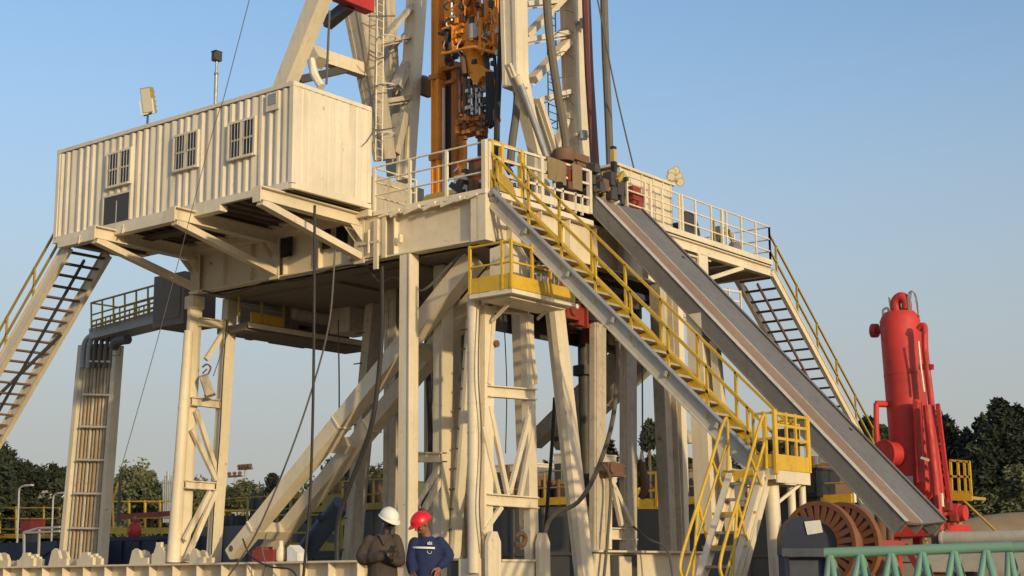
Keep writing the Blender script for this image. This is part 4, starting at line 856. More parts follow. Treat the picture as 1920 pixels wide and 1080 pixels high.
# clutter on the side edge of the floor
tg = thing('pipe_tongs', 'heap of dark pipe tongs and valves on the rig floor behind the yellow gate', 'tongs', (-.9, 1.2, 10))
m = MB()
for k in range(46):
    a = V((random.uniform(-1.6, -.4), random.uniform(.4, 3.6), random.uniform(10.1, 10.9))); b = a+V((random.uniform(-.3, .3), random.uniform(-.45, .45), random.uniform(-.15, .35))); m.bar(a, b, random.uniform(.05, .16), random.uniform(.05, .16))
m.build('tong_body', M['dark'], tg)
m = MB()
for k in range(18):
    a = V((random.uniform(-1.4, -.35), random.uniform(.3, 3.6), random.uniform(10.2, 11.0))); m.tube(a, a+V((random.uniform(-.2, .2), random.uniform(-.3, .3), random.uniform(-.3, .3))), random.uniform(.03, .08))
m.build('handle', M['galv'], tg)
m = MB(); a = P(1042, 320, x=.05); b0 = P(1026, 292, x=.06); b1 = P(1062, 305, x=.06); c0 = P(1026, 335, x=.06); c1 = P(1062, 346, x=.06)
n_ = 9; vs = []; fs = []
for i in range(n_+1):
    for j in range(7):
        p = b0.lerp(b1, i/n_).lerp(c0.lerp(c1, i/n_), j/6); vs.append(p+V((.035*math.sin(i*1.9+j*.3)*j/6, 0, .03*math.sin(i*1.3) if j == 6 else 0)))
for i in range(n_):
    for j in range(6): k = i*7+j; fs.append((k, k+7, k+8, k+1))
m.add(vs, fs); m.add([v+V((-.02, 0, 0)) for v in vs], fs); single(m, 'canvas_sheet', M['tarp'], 'brown canvas sheet hung over the white side railing of the rig floor', 'canvas')
m = MB(); b0 = P(1073, 312, x=.09); c1 = P(1090, 352, x=.09); m.box(.075, .10, b0.y, P(1091, 330, x=.09).y, P(1082, 356, x=.09).z, P(1082, 309, x=.09).z); single(m, 'brown_board', M['tarp'], 'upright brown board tied to the side railing next to the canvas sheet', 'board')
ir = thing('iron_roughneck', 'rusty red brown machine head above the side railing at the mast foot', 'machine', (-1.2, 3.6, 10.1))
a = P(1068, 297, x=-.8); m = MB(); m.box(a.x-.3, a.x+.3, a.y-.45, a.y+.5, a.z-.10, a.z+.10); m.lathe([(.05, -.2), (.26, -.2), (.3, -.1), (.3, .10), (.2, .16), (.05, .16)], (a.x+.1, a.y-.4, a.z), n=18); m.box(a.x-.2, a.x+.25, a.y+.0, a.y+.5, a.z-.26, a.z-.10); m.build('head', M['brown'], ir)
m = MB(); m.box(a.x-.2, a.x+.2, a.y-.15, a.y+.25, 10.05, a.z-.1); m.box(a.x-.1, a.x+.3, a.y-.6, a.y-.2, 10.05, a.z-.4); m.build('column', M['brown'], ir)
m = MB(); m.box(.0, .03, P(1064, 320, x=0).y, P(1075, 320, x=0).y, 10.9, 11.22); m.build('red_panel', M['red_dark'], ir)
# dark machinery in the V-door opening
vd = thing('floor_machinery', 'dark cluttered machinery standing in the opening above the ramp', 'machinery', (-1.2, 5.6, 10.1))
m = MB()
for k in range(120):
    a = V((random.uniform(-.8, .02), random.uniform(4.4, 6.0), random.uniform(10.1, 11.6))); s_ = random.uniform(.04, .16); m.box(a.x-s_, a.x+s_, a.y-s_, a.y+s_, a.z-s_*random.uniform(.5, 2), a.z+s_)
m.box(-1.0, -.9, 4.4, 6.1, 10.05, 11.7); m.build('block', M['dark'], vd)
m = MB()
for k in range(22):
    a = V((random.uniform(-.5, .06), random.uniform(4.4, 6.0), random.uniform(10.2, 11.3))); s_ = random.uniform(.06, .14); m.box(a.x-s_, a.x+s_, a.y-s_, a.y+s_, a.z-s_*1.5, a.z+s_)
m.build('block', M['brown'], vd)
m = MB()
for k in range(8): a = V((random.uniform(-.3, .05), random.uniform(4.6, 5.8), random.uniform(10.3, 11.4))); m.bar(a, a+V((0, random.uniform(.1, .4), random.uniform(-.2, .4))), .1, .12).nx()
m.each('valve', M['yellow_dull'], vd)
for lab, px_, y0, y1, mt in (('black and yellow banded gate post at the head of the ramp', 1153, 276, 412, 'hazard'), ('plain cream post next to the banded post above the ramp', 1135, 338, 410, 'cream')):
    a = P(px_, y1, x=-.1); b = P(px_, y0, x=-.1); m = MB(); m.box(-.16, -.04, a.y-.065, a.y+.065, a.z-.2, b.z); m.box(-.18, -.02, a.y-.085, a.y+.085, a.z-.2, a.z-.15); single(m, 'gate_post', M[mt], lab, 'post')
m = MB()
for x0 in (1110, 1135): a = P(x0, 345, x=-2.2); m.tube((-2.2, a.y, 10.1), (-2.2, a.y, 12.5), .025)
for z in (11.6, 12.5): m.tube((-2.2, P(1085, 345, x=-2.2).y, z), (-2.2, P(1135, 345, x=-2.2).y, z), .022)
single(m, 'guard_fence', M['dark'], 'thin dark railing behind the maroon pipe at the back of the rig floor', 'railing')
sh = thing('side_shelter', 'cream panelled shelter box on the railed platform above the ramp', 'shelter', (-1.2, 7.9, PZ))
m = MB(); m.box(-2.3, -.35, 6.2, 8.9, PZ-.1, 11.93); 
for y in (6.23, 6.75, 7.3, 7.9, 8.4, 8.82): m.box(-.348, -.32, y-.03, y+.03, PZ, 11.95)
for k in range(5): m.box(-2.1+.4*k, -2.04+.4*k, 6.17, 6.198, PZ, 11.9)
m.build('wall', M['cream'], sh)
m = MB(); m.prism([(-2.4, 6.05, 11.95), (-.28, 6.05, 11.95), (-.28, 9.0, 11.95), (-2.4, 9.0, 11.95)], (0, 0, .07)); m.build('roof', M['cream'], sh)
m = MB(); m.box(-.34, -.30, 6.35, 6.55, 11.1, 11.65); m.build('opening', M['glass'], sh)
m = MB(); m.box(-.30, -.14, 6.55, 6.95, 10.5, 11.45); m.box(-.28, -.1, 6.5, 7.05, 11.05, 11.3); m.box(-.3, -.12, 6.6, 7.1, 10.46, 10.8); m.tube((-.1, 6.8, 10.9), (-.06, 6.8, 10.9), .14)
single(m, 'red_valve', M['red_dark'], 'rusty red valve assembly in front of the cream shelter', 'valve')
a = P(1262, 336, x=-1.0); lc = thing('lamp_cluster', 'cluster of small round floodlights on a bent stem above the cream shelter', 'floodlight', (a.x, a.y, 12.06))
m = MB(); m.path([(a.x, a.y-.25, 12.06), (a.x, a.y-.2, 12.4), (a.x, a.y+.05, 12.62)], .03); m.path([(a.x, a.y-.1, 12.06), (a.x, a.y-.08, 12.4), (a.x, a.y+.25, 12.5)], .025); m.build('stem', M['yellow_dull'], lc)
for dy, dz in ((-.08, .62), (.12, .72), (.28, .58), (.36, .42), (-.14, .48)):
    m = MB(); o_ = V((a.x, a.y+dy, 12.06+dz)); m.lathe([(.03, -.12), (.09, -.10), (.13, .02), (.14, .05), (.02, .05)], o_, (.75, -.5, -.3), 12); m.build('lamp_head', M['yellow_dull'], lc)
    m = MB(); m.lathe([(.115, 0), (.02, .001)], o_+V((.75, -.5, -.3)).normalized()*.056, (.75, -.5, -.3), 12); m.build('lens', M['lens'], lc)
dr = thing('cable_drum', 'dark half hidden drum and winch behind the platform railing past the shelter', 'winch', (-1.4, 10.6, PZ))
m = MB(); m.lathe([(.02, -.6), (.72, -.6), (.72, -.52), (.42, -.5), (.42, .5), (.72, .52), (.72, .6), (.02, .6)], (-1.3, 10.4, PZ+.42), (1, .15, 0), 22); m.box(-1.9, -.7, 9.5, 11.3, PZ+.0, PZ+.2); m.build('drum', M['dark'], dr)
m = MB(); m.box(-1.0, -.6, 11.2, 11.9, PZ, PZ+.42); m.box(-.9, -.6, 12.0, 12.25, PZ, PZ+.95); m.tube((-.7, 12.9, PZ+.3), (-.5, 12.9, PZ+.3), .3, 16); m.box(-1.2, -.8, 12.5, 13.6, PZ, PZ+.35); m.build('motor', M['steel'], dr)
m = MB(); m.path([(-.6, 11.9, PZ), (-.5, 12.1, PZ+.8), (-.6, 12.5, PZ+.9), (-.6, 12.8, PZ+.5)], .05); m.box(-.7, -.6, 11.6, 11.72, PZ, PZ+1.1); m.build('pipe', M['yellow_dull'], dr)
# ---------------------------------------------------------------- under the floor
ld2 = thing('under_deck', 'dark shaded lower equipment deck under the rig floor with a yellow toe board', 'deck', (-9.5, 5, 7.6))
a = P(445, 628, x=-9.6); b = P(700, 660, x=-9.6)
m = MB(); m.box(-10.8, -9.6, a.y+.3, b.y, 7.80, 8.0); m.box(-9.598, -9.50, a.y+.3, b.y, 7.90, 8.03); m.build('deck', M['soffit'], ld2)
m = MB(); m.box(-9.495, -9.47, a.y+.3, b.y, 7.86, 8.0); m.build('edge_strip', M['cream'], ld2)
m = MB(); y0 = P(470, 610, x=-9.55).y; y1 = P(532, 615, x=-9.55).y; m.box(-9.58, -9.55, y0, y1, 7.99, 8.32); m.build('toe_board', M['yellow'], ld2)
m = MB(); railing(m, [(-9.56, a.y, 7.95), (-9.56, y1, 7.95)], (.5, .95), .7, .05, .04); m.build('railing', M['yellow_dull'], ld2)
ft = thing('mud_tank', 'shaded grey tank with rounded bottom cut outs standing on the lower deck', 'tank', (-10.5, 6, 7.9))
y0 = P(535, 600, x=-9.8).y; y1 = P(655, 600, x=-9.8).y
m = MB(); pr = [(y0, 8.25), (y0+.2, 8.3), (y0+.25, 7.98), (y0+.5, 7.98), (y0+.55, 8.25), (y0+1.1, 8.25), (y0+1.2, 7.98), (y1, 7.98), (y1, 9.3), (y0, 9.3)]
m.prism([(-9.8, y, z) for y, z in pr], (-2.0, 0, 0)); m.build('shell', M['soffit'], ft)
m = MB(); m.tube((-9.95, y0+.3, 8.62), (-9.95, y1+.3, 8.62), .30, 22); m.lathe([(.01, 0), (.24, .03), (.30, .12)], (-9.95, y0+.18, 8.62), (0, 1, 0), 22); m.build('drum', M['stone'], ft)
m = MB(); m.tube((-9.75, y1-.15, 7.98), (-9.75, y1-.15, 9.4), .08); m.box(-9.79, -9.74, y0, y1, 8.9, 8.98); m.build('pipe', M['dark'], ft)
fb = thing('floor_tank', 'plain beige shaded box under the rig floor by the weathered leg', 'tank', P(672, 605, x=-8.2))
m = MB(); ya = P(655, 600, x=-8.2).y; yb_ = P(700, 600, x=-8.2).y; m.box(-9.0, -8.2, ya, yb_, 7.95, 8.75); m.build('shell', M['cream_worn'], fb)
m = MB(); m.box(-8.19, -8.16, ya+.1, yb_-.1, 8.2, 8.26); m.build('rib', M['cream_worn'], fb)
# back panel left (grey box at left end)
gb = thing('junction_box', 'dark grey junction box hung where the cable bridge meets the floor', 'box', P(320, 520, x=-11.2))
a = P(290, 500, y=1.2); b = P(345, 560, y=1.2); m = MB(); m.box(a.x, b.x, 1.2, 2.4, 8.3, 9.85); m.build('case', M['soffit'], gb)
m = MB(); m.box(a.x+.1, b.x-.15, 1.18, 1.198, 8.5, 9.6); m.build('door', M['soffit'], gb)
# riser, BOP
bop = thing('riser_pipe', 'dark vertical riser pipe under the middle of the rig floor', 'pipe', P(1095, 1040, y=5.5))
a = P(1097, 800, y=5.5); m = MB(); m.tube((a.x, 5.5, .5), (a.x, 5.5, 9.4), .16, 14); m.build('pipe', M['dark'], bop)
m = MB(); 
for z in (3.2, 6.2, 7.9): m.tube((a.x, 5.5, z), (a.x, 5.5, z+.25), .3, 16)
m.build('flange', M['dark'], bop)
hose('kill_line', 'rubber', 'long black hose curving down in front of the weathered leaning leg', [(716, 500), (715, 640), (698, 790), (660, 900), (634, 980), (632, 1085)], .06, y=.2)
hose('hanging_cable', 'rubber', 'dark cable hanging straight down from below the cabin end', [(590, 385), (589, 600), (586, 800), (580, 950), (568, 1090)], .033, 'cable', y=-2.2)
hose('hanging_cable', 'rope', 'thin dark cable sweeping from under the floor down to the skid beam', [(628, 470), (618, 600), (588, 720), (540, 860), (480, 1000), (425, 1085)], .022, 'cable', y=-1.6)
hose('hanging_cable', 'rope', 'faint thin line hanging beside the weathered leaning leg', [(634, 600), (636, 740), (634, 900)], .02, 'cable', y=3)
hose('thin_line', 'rope', 'single faint line hanging inside the corner tower frame', [(945, 600), (950, 720), (948, 850)], .014, 'cable', y=4)
hose('drain_hose', 'hose', 'grey hose curving from the rear legs down to the ground beside the corner tower', [(1160, 640), (1150, 780), (1120, 880), (1085, 940), (1040, 965), (1022, 1000), (1020, 1085)], .055, y=2.0)
hose('black_line', 'rubber', 'black line sagging beside the pale leaning leg', [(1040, 745), (1034, 850), (1026, 950), (1022, 1000)], .045, y=3.6)
hose('black_line', 'rubber', 'black hose running down the inside of the slim centre frame', [(800, 640), (806, 780), (806, 870), (792, 960)], .07, y=3.0)
hose('draped_cable', 'rope', 'dark cable draped from the brown pulley block down to the side skid', [(1130, 870), (1145, 905), (1140, 1000), (1132, 1085)], .04, 'cable', x=.3)
hose('draped_cable', 'rope', 'cable sagging across the grey tank behind the side skid', [(1185, 985), (1215, 1010), (1250, 1030), (1262, 1085)], .03, 'cable', y=5.9)
hose('crane_line', 'rope', 'thin line carrying the brown hook between the rear legs', [(1204, 640), (1205, 860)], .022, 'wire rope', y=7)
a = P(1203, 880, y=7); hk = thing('crane_hook', 'rusty brown double hook hanging on a line between the rear legs', 'hook', a-V((0, 0, .6)))
m = MB(); m.path([a+V((0, 0, .25)), a+V((.05, 0, -.1)), a+V((.1, 0, -.5)), a+V((-.05, 0, -.75))], lambda t: .12-.05*abs(t-.5), 8); m.path([a+V((-.15, 0, .2)), a+V((-.22, 0, -.1)), a+V((-.1, 0, -.45))], .11, 8); m.build('hook', M['brown'], hk)
m = MB(); m.tube(a+V((.02, 0, .2)), a+V((.02, 0, .5)), .09, 8, .03); m.tube(a+V((-.15, 0, .15)), a+V((-.17, 0, .42)), .08, 8, .03); m.build('socket', M['cream_pale'], hk)
# things lying on the skid
m = MB(); a = P(475, 1040, y=.4); b = P(515, 1040, y=.4); m.box(a.x, b.x, .35, .9, 1.41, 1.72); m.box(a.x+.08, a.x+.3, .4, .8, 1.72, 1.8); single(m, 'red_tray', M['red_dark'], 'low dark red box lying on the skid at the foot of the diagonal struts', 'box')
m = MB(); a = P(521, 1040, y=.4); m.lathe([(.10, 0), (.13, .05), (.13, .26), (.06, .40), (.06, .52), (.02, .54)], (a.x, .5, 1.41), n=16); single(m, 'jug', M['cream'], 'small cream jug standing on the skid next to the red box', 'jug')
m = MB(); a = P(547, 1045, y=.4); m.prism([(a.x-.18, .4, 1.41), (a.x+.2, .4, 1.41), (a.x+.2, .4, 1.62), (a.x-.08, .4, 1.82), (a.x-.18, .4, 1.75)], (0, .35, 0)); single(m, 'white_sack', M['white'], 'white folded sack lying on the skid next to the cream jug', 'sack')
# ---------------------------------------------------------------- cable tray and bridge at left
tr = thing('cable_tray', 'tall upright tray of beige pipes and cables bending into the grey bridge', 'cable tray', (-16.6, 2.6, 0))
YT = 2.4
def TP(px, py): return P(px, py, y=YT)
m = MB(); m.bar(TP(117, 1085), TP(157, 648), .20, .30, (0, 1, 0)); m.build('side_frame', M['cream'], tr)
m = MB(); m.bar(TP(189, 1085), TP(222, 648), .18, .30, (0, 1, 0)); m.build('side_frame', M['cream'], tr)
for k in range(9):
    f_ = (k+.45)/9; xb = 122+f_*64; xt = 162+f_*58; m = MB(); m.tube(TP(xb, 1090), TP(xt, 645), .052+.014*(k % 2), 10); m.build('tray_pipe', M['tan' if k % 3 else 'cream_worn'], tr)
m = MB(); m.bar(TP(150, 1085)+V((0, .2, 0)), TP(190, 645)+V((0, .2, 0)), 1.1, .05, (0, 1, 0)); m.build('back_plate', M['brown'], tr)
for yy in (678, 740, 800, 862, 925, 990): 
    f_ = (yy-648)/437; m = MB(); m.bar(TP(160-41*f_+10, yy)+V((0, -.13, 0)), TP(219-31*f_, yy+1)+V((0, -.13, 0)), .03, .06); m.build('strap', M['cream'], tr)
for k in range(6):
    m = MB(); m.path([TP(160+k*11, 690)+V((0, -.12, 0)), TP(162+k*11, 655)+V((0, -.12, 0)), TP(170+k*10, 634-2*k)+V((0, -.1, 0)), TP(190+k*8, 622-2*k), TP(225+k*7, 612-2.5*k)], .085-.006*k, 10); m.build('bend_pipe', M['pole' if k < 2 else 'hose'], tr)
m = MB(); m.path([TP(232, 640)+V((0, -.3, 0)), TP(240, 655)+V((0, -.3, 0)), TP(238, 668)+V((0, -.3, 0)), TP(226, 668)+V((0, -.3, 0))], .012); m.build('wire_loop', M['rope'], tr)
br = thing('cable_bridge', 'grey railed cable bridge running from the tray up to the rig floor', 'bridge', (-14, 2.6, 7.5))
m = MB(); m.bar(P(190, 628, y=YT), P(350, 588, y=YT), .8, .34, e0=.1); m.build('trough', M['pole'], br)
m = MB(); m.path([P(240, 636, y=YT-.3), P(220, 640, y=YT-.3), P(212, 652, y=YT-.3)], .16, 10); m.build('elbow', M['tank'], br)
m = MB()
A0, A1 = P(172, 612, y=YT-.55), P(345, 560, y=YT-.55); T0, T1 = P(171, 568, y=YT-.55), P(345, 520, y=YT-.55)
m.tube(T0, T1, .032); m.tube(A0.lerp(T0, .48), A1.lerp(T1, .48), .026); m.tube(A0, A1, .04); m.tube(A0+V((0, 0, .16)), A1+V((0, 0, .16)), .03)
for k in range(9): m.tube(A0.lerp(A1, k/8)-V((0, 0, .15)), T0.lerp(T1, k/8), .03)
for k in range(20): p = A0.lerp(A1, k/19); m.bar(p-V((0, 0, .2)), p+V((0, 0, .16)), .03, .03)
D_ = V((0, 1.1, 0)); m.tube(T0+D_, T1+D_, .028); m.tube(A0+D_+V((0, 0, .3)), A1+D_+V((0, 0, .3)), .026); m.tube(T0, T0+D_, .028)
for k in range(7): m.tube(A0.lerp(A1, k/6)+D_, T0.lerp(T1, k/6)+D_, .026)
m.build('railing', M['yellow_dull'], br)
# ---------------------------------------------------------------- red degasser vessel
YV = 11.0
def RP(px, py, y=YV): return P(px, py, y=y)
dg = thing('red_vessel', 'tall red upright gas separator vessel with side ladder frame standing behind the ramp', 'vessel', V((5.4, YV, 0)))
T0, B0 = RP(1686, 588), RP(1716, 945); ax = (T0-B0).normalized(); hh = (T0-B0).length; r_ = .535
m = MB(); m.lathe([(.02, -.02), (.20, 0), (.38, .08), (.50, .22), (r_, .42), (r_, hh-.20), (.47, hh-.06), (.40, hh+.03), (.02, hh+.10)], B0, ax, 40)
m.build('shell', M['red'], dg)
m = MB()
for z in (1.75, 3.4): m.lathe([(r_-.01, z), (r_+.006, z), (r_+.006, z+.03), (r_-.01, z+.03)], B0, ax, 40)
m.build('weld_seam', M['red'], dg)
m = MB(); q = RP(1684, 596, YV-.1); m.path([q, RP(1679, 568, YV-.1), RP(1690, 557, YV-.1), RP(1699, 566, YV-.1), RP(1700, 580, YV-.1)], .14, 12); m.build('top_bend', M['red'], dg)
m = MB()
for dx in (0, 9, 18): m.path([RP(1704, 594, YV-.2), RP(1703+dx*.3, 552, YV-.2), RP(1712, 547, YV), RP(1717+dx*.1, 560, YV), RP(1722, 592, YV+.1)], .018, 5)
m.tube(RP(1700, 592), RP(1724, 593), .03); m.build('relief_cage', M['steel'], dg)
m = MB(); m.tube(RP(1672, 590), RP(1667, 556), .03); m.path([RP(1656, 592), RP(1656, 581), RP(1664, 578), RP(1668, 588), RP(1674, 585)], .035, 8); m.build('valve', M['cream_pale'], dg)
m = MB(); m.tube(RP(1656, 620), RP(1644, 620), .085, 12); m.tube(RP(1645, 620), RP(1635, 620), .19, 18); m.build('nozzle', M['red'], dg)
m = MB(); m.path([RP(1648, 880, 10.4), RP(1643, 800, 10.4), RP(1643, 756, 10.4)], .075, 10, 1); m.tube(RP(1642, 757, 10.4), RP(1670, 758, 10.7), .09, 10); m.path([RP(1645, 880, 10.4), RP(1655, 900, 10.5), RP(1685, 902, 10.6)], .13, 10); m.build('side_frame', M['red'], dg)
m = MB(); q = RP(1668, 852, 10.35); m.tube(q+V((.15, .3, 0)), q+V((-.06, -.16, 0)), .33, 22); m.tube(q+V((-.06, -.14, 0)), q+V((-.08, -.20, 0)), .38, 22); m.build('manway', M['red'], dg)
m = MB(); m.bar(RP(1722, 752, 10.4), RP(1729, 905, 10.4), .06, .3, (0, 1, 0)); m.bar(RP(1715, 750, 10.3), RP(1723, 905, 10.3), .07, .1, (0, 1, 0)); m.bar(RP(1714, 753, 10.3), RP(1726, 753, 10.4), .1, .1); m.build('side_box', M['red'], dg)
m = MB(); m.path([RP(1722, 618, 10.5), RP(1733, 612, 10.5), RP(1735, 660, 10.5), RP(1745, 745, 10.5), RP(1756, 850, 10.4), RP(1775, 1010, 10.3)], .085, 10); m.path([RP(1738, 760, 10.2), RP(1752, 880, 10.2), RP(1768, 1040, 10.2)], .11, 10); m.bar(RP(1724, 688, 10.5), RP(1750, 688, 10.5), .1, .14); m.build('riser_line', M['red'], dg)
m = MB(); m.bar(RP(1746, 757, 10.8), RP(1766, 960, 10.8), .07, .10, (0, 1, 0)); m.bar(RP(1758, 757, 10.4), RP(1786, 985, 10.4), .10, .08, (0, 1, 0))
for k in range(9): m.bar(RP(1746+2.6*k, 770+24*k, 10.6), RP(1758+2.9*k, 772+24*k, 10.6), .06, .09)
m.build('ladder_frame', M['red'], dg)
m = MB(); m.tube(RP(1730, 962, 10.6), RP(1800, 962, 10.6), .24, 16); m.tube(RP(1796, 962, 10.6), RP(1811, 962, 10.6), .20, 16); m.box(4.9, 6.6, 10.2, 12, 1.9, 2.2); m.bar(RP(1700, 950, 10.9), RP(1760, 955, 10.9), .3, .3)
for x, y in ((5.2, 10.4), (6.3, 10.4), (5.2, 11.8), (6.3, 11.8)): m.box(x-.1, x+.1, y-.1, y+.1, 0, 1.9)
m.build('skid', M['red'], dg)
m = MB(); q = RP(1706, 905, 10.42); m.box(q.x-.1, q.x+.1, q.y-.02, q.y, q.z-.19, q.z+.17); m.build('name_plate', M['pole'], dg)
m = MB(); m.path([RP(1722, 640, 10.35), RP(1727, 690, 10.4), RP(1733, 735, 10.4)], .03).nx(); m.bar(RP(1727, 858, 10.1), RP(1742, 863, 10.1), .04, .06).nx(); m.bar(RP(1766, 925, 10.0), RP(1768, 950, 10.0), .1, .03); m.each('gauge_line', M['cream_pale'], dg)
m = MB()
for k in range(12): a = RP(random.uniform(1735, 1800), random.uniform(940, 990), 10.3); s_ = random.uniform(.05, .12); m.box(a.x-s_, a.x+s_, a.y-s_, a.y+s_, a.z-s_, a.z+s_)
m.build('fitting', M['red_dark'], dg)
yc = thing('yellow_basket', 'small yellow railed basket on a thin leg beside the red vessel', 'basket', RP(1800, 1000, 12)-V((0, 0, 1)))
m = MB()
def yb2(a, b, w_=.06): m.bar(RP(*a, 12), RP(*b, 12), w_, w_)
for a, b in (((1781, 863), (1818, 866)), ((1781, 893), (1820, 894)), ((1796, 864), (1799, 922)), ((1808, 865), (1811, 922)), ((1817, 865), (1821, 924)), ((1782, 863), (1785, 922))): yb2(a, b)
m.bar(RP(1782, 929, 12), RP(1823, 930, 12), .04, .26)
m.build('cage', M['yellow'], yc)
m = MB(); m.box(RP(1783, 935, 12).x, RP(1822, 935, 12).x, 12.02, 13, RP(1800, 937, 12).z, RP(1800, 937, 12).z+.08); m.tube(RP(1806, 938, 12), RP(1872, 1000, 12), .035); m.tube(RP(1800, 938, 12.8), RP(1798, 1060, 12.8), .06); m.build('leg', M['yellow_dull'], yc)
# ---------------------------------------------------------------- cable reel, navy cover
DR = 27.0
ro = P(1538, 1022, d=DR); axr = (_r*.70+V((_f.x, _f.y, 0))*.71).normalized()
rl = thing('cable_reel', 'orange brown cable reel with two spoked rims standing under the ramp', 'reel', V((ro.x, ro.y, 0)))
for k, lab in ((0, None), (1, None)):
    o_ = V((ro.x, ro.y, ro.z))+axr*(.75*k+.0); m = MB()
    m.cm = 1; m.lathe([(.01, -.03), (.74, -.03), (.74, .03), (.01, .03)], o_, axr, 40); m.cm = 0; m.lathe([(.71, -.07), (.79, -.07), (.79, .07), (.71, .07), (.71, -.07)], o_, axr, 40, cap=False)
    u_ = V((0, 0, 1)); v_ = axr.cross(u_)
    for j in range(26):
        t_ = 2*math.pi*j/26; d_ = u_*math.cos(t_)+v_*math.sin(t_); m.bar(o_+d_*.40-axr*.050, o_+d_*.71-axr*.050, .095, .035, axr)
    fl_ = m.build('flange', [M['spool_wood'], M['dark']], rl)
m = MB(); m.tube(V((ro.x, ro.y, ro.z))-axr*.0, V((ro.x, ro.y, ro.z))+axr*.75, .46, 28); m.build('core', M['brown'], rl)
m = MB(); z0 = ro.z-.8
for k in (0, 1): o_ = V((ro.x, ro.y, ro.z))+axr*(.95*k-.1); m.bar(o_, V((o_.x, o_.y, 0))+v_*.5, .1, .1); m.bar(o_, V((o_.x, o_.y, 0))-v_*.5, .1, .1)
m.build('stand', M['red_dark'], rl)
nc = thing('navy_cabinet', 'navy round topped cover with a grey paper sheet standing in front of the cable reel', 'cabinet', P(1512, 1085, d=DR-1.0)-V((0, 0, 1)))
def scr(px, py, d): return P(px, py, d=d)
pr = [(1468, 1040), (1468, 1005), (1474, 985), (1486, 972), (1506, 967), (1526, 972), (1540, 985), (1550, 1004), (1556, 1040)]
fw = V((_f.x, _f.y, 0)).normalized()
m = MB(); m.prism([scr(x, y, DR-1.0) for x, y in pr], fw*.6); m.build('cover', M['navy'], nc)
m = MB(); a0, a1 = scr(1464, 1036, DR-1.2), scr(1566, 1036, DR-1.2); m.bar(a0, a1, .2, .14); 
for x in (1468, 1558): q = scr(x, 1040, DR-1.2); m.bar(q, V((q.x, q.y, 0)), .12, .12)
q = scr(1512, 1045, DR-.8); m.bar(q, V((q.x, q.y, 0)), .7, .5, fw)
m.build('stand', M['navy'], nc)
m = MB(); m.prism([scr(1508, 978, DR-1.03), scr(1538, 975, DR-1.03), scr(1543, 998, DR-1.03), scr(1514, 1003, DR-1.03)], fw*.01); m.build('paper_sheet', M['paper'], nc)
m = MB(); m.bar(scr(1638, 1020, 30), scr(1705, 1022, 30.5), .12, .16); m.bar(scr(1700, 1022, 30.4), scr(1735, 1085, 30), .14, .14); q = scr(1690, 1085, 30.3)
single(m, 'red_beam', M['red_dark'], 'dull red beam lying behind the green truss under the ramp', 'beam')
m = MB(); m.tube(scr(1650, 960, 36), scr(1652, 1090, 36), .14, 12); m.tube(scr(1668, 965, 37), scr(1670, 1090, 37), .1, 12); single(m, 'brown_post', M['brown'], 'pair of brown pipes standing in the shade under the ramp', 'pipe')
# ---------------------------------------------------------------- green truss boom lying at lower right
gt = thing('green_truss', 'pale green tubular truss boom lying in front of the ramp foot', 'truss', P(1740, 1079, d=15)-V((0, 0, 1)))
def truss(px0, py0, d0, px1, py1, d1, n, ph):
    A, B = P(px0, py0, d=d0), P(px1, py1, d=d1); dd = (B-A).normalized(); s_ = dd.cross(V((0, 0, 1))).normalized()
    C0 = [A, A+V((0, 0, -.62))+s_*.36, A+V((0, 0, -.62))-s_*.36]; C1 = [B, B+V((0, 0, -.62))+s_*.36, B+V((0, 0, -.62))-s_*.36]
    m = MB()
    for c0, c1, r_ in zip(C0, C1, (.053, .050, .050)): m.tube(c0, c1, r_, 14)
    m.build('chord', M['green'], gt)
    for side in (1, 2):
        m = MB()
        for k in range(n):
            a = C0[0].lerp(C1[0], (k+ph)/n); b1 = C0[side].lerp(C1[side], min(1, (k+ph+.42)/n)); b0 = C0[side].lerp(C1[side], max(0, (k+ph-.42)/n))
            m.tube(a, b1, .034, 12); m.tube(a, b0, .034, 12)
        m.build('lattice', M['green'], gt)
truss(1546, 1037, 15.2, 1898, 1025, 14.6, 6, .18)
truss(1886, 1027, 15.0, 2150, 1016, 14.5, 5, .1)
# ---------------------------------------------------------------- equipment behind the rig
def mudtank(lab, px0, px1, pyt, yy, mt, seed, band=None):
    rn = random.Random(seed); a = P(px0, pyt, y=yy); b = P(px1, pyt, y=yy); zt = (a.z+b.z)/2
    t = thing('mud_tank', lab, 'tank', ((a.x+b.x)/2, yy, 0), 'long tanks behind the rig')
    m = MB(); m.box(a.x, b.x, yy, yy+2.6, .25, zt); m.build('shell', M[mt], t)
    m = MB(); n = int((b.x-a.x)/1.3)
    for k in range(n+1): x = a.x+.05+(b.x-a.x-.1)*k/max(1, n); m.box(x-.05, x+.05, yy-.09, yy-.002, .3, zt-.05)
    m.box(a.x, b.x, yy-.06, yy-.003, zt*.5, zt*.5+.1); m.build('rib', M[mt], t)
    if band: m = MB(); m.box(a.x, b.x, yy-.12, yy+.0, zt+.02, zt+.27); m.build('toe_beam', M[band], t)
    m = MB(); railing(m, [(a.x, yy, zt), (b.x, yy, zt)], (.6, 1.15), 1.5, .06, .05); m.build('railing', M['yellow_dull'], t)
    m = MB()
    for k in range(5): x = a.x+.3+(b.x-a.x-1.2)*(k+.3*rn.random())/5; h_ = rn.uniform(.4, 1.3); m.box(x, x+rn.uniform(.3, .6), yy+.6, yy+1.6, zt+.005, zt+h_); m.tube((x+.2, yy+.58, zt), (x+.2, yy+.58, zt+h_*1.2), .08).nx()
    m.each('pump', M[rn.choice(['dark', 'navy', 'brown'])], t)
    return t
mudtank('dark slate tank behind the two workers with a yellow edge beam', 585, 760, 958, 15, 'tank', 1, 'yellow_dull')
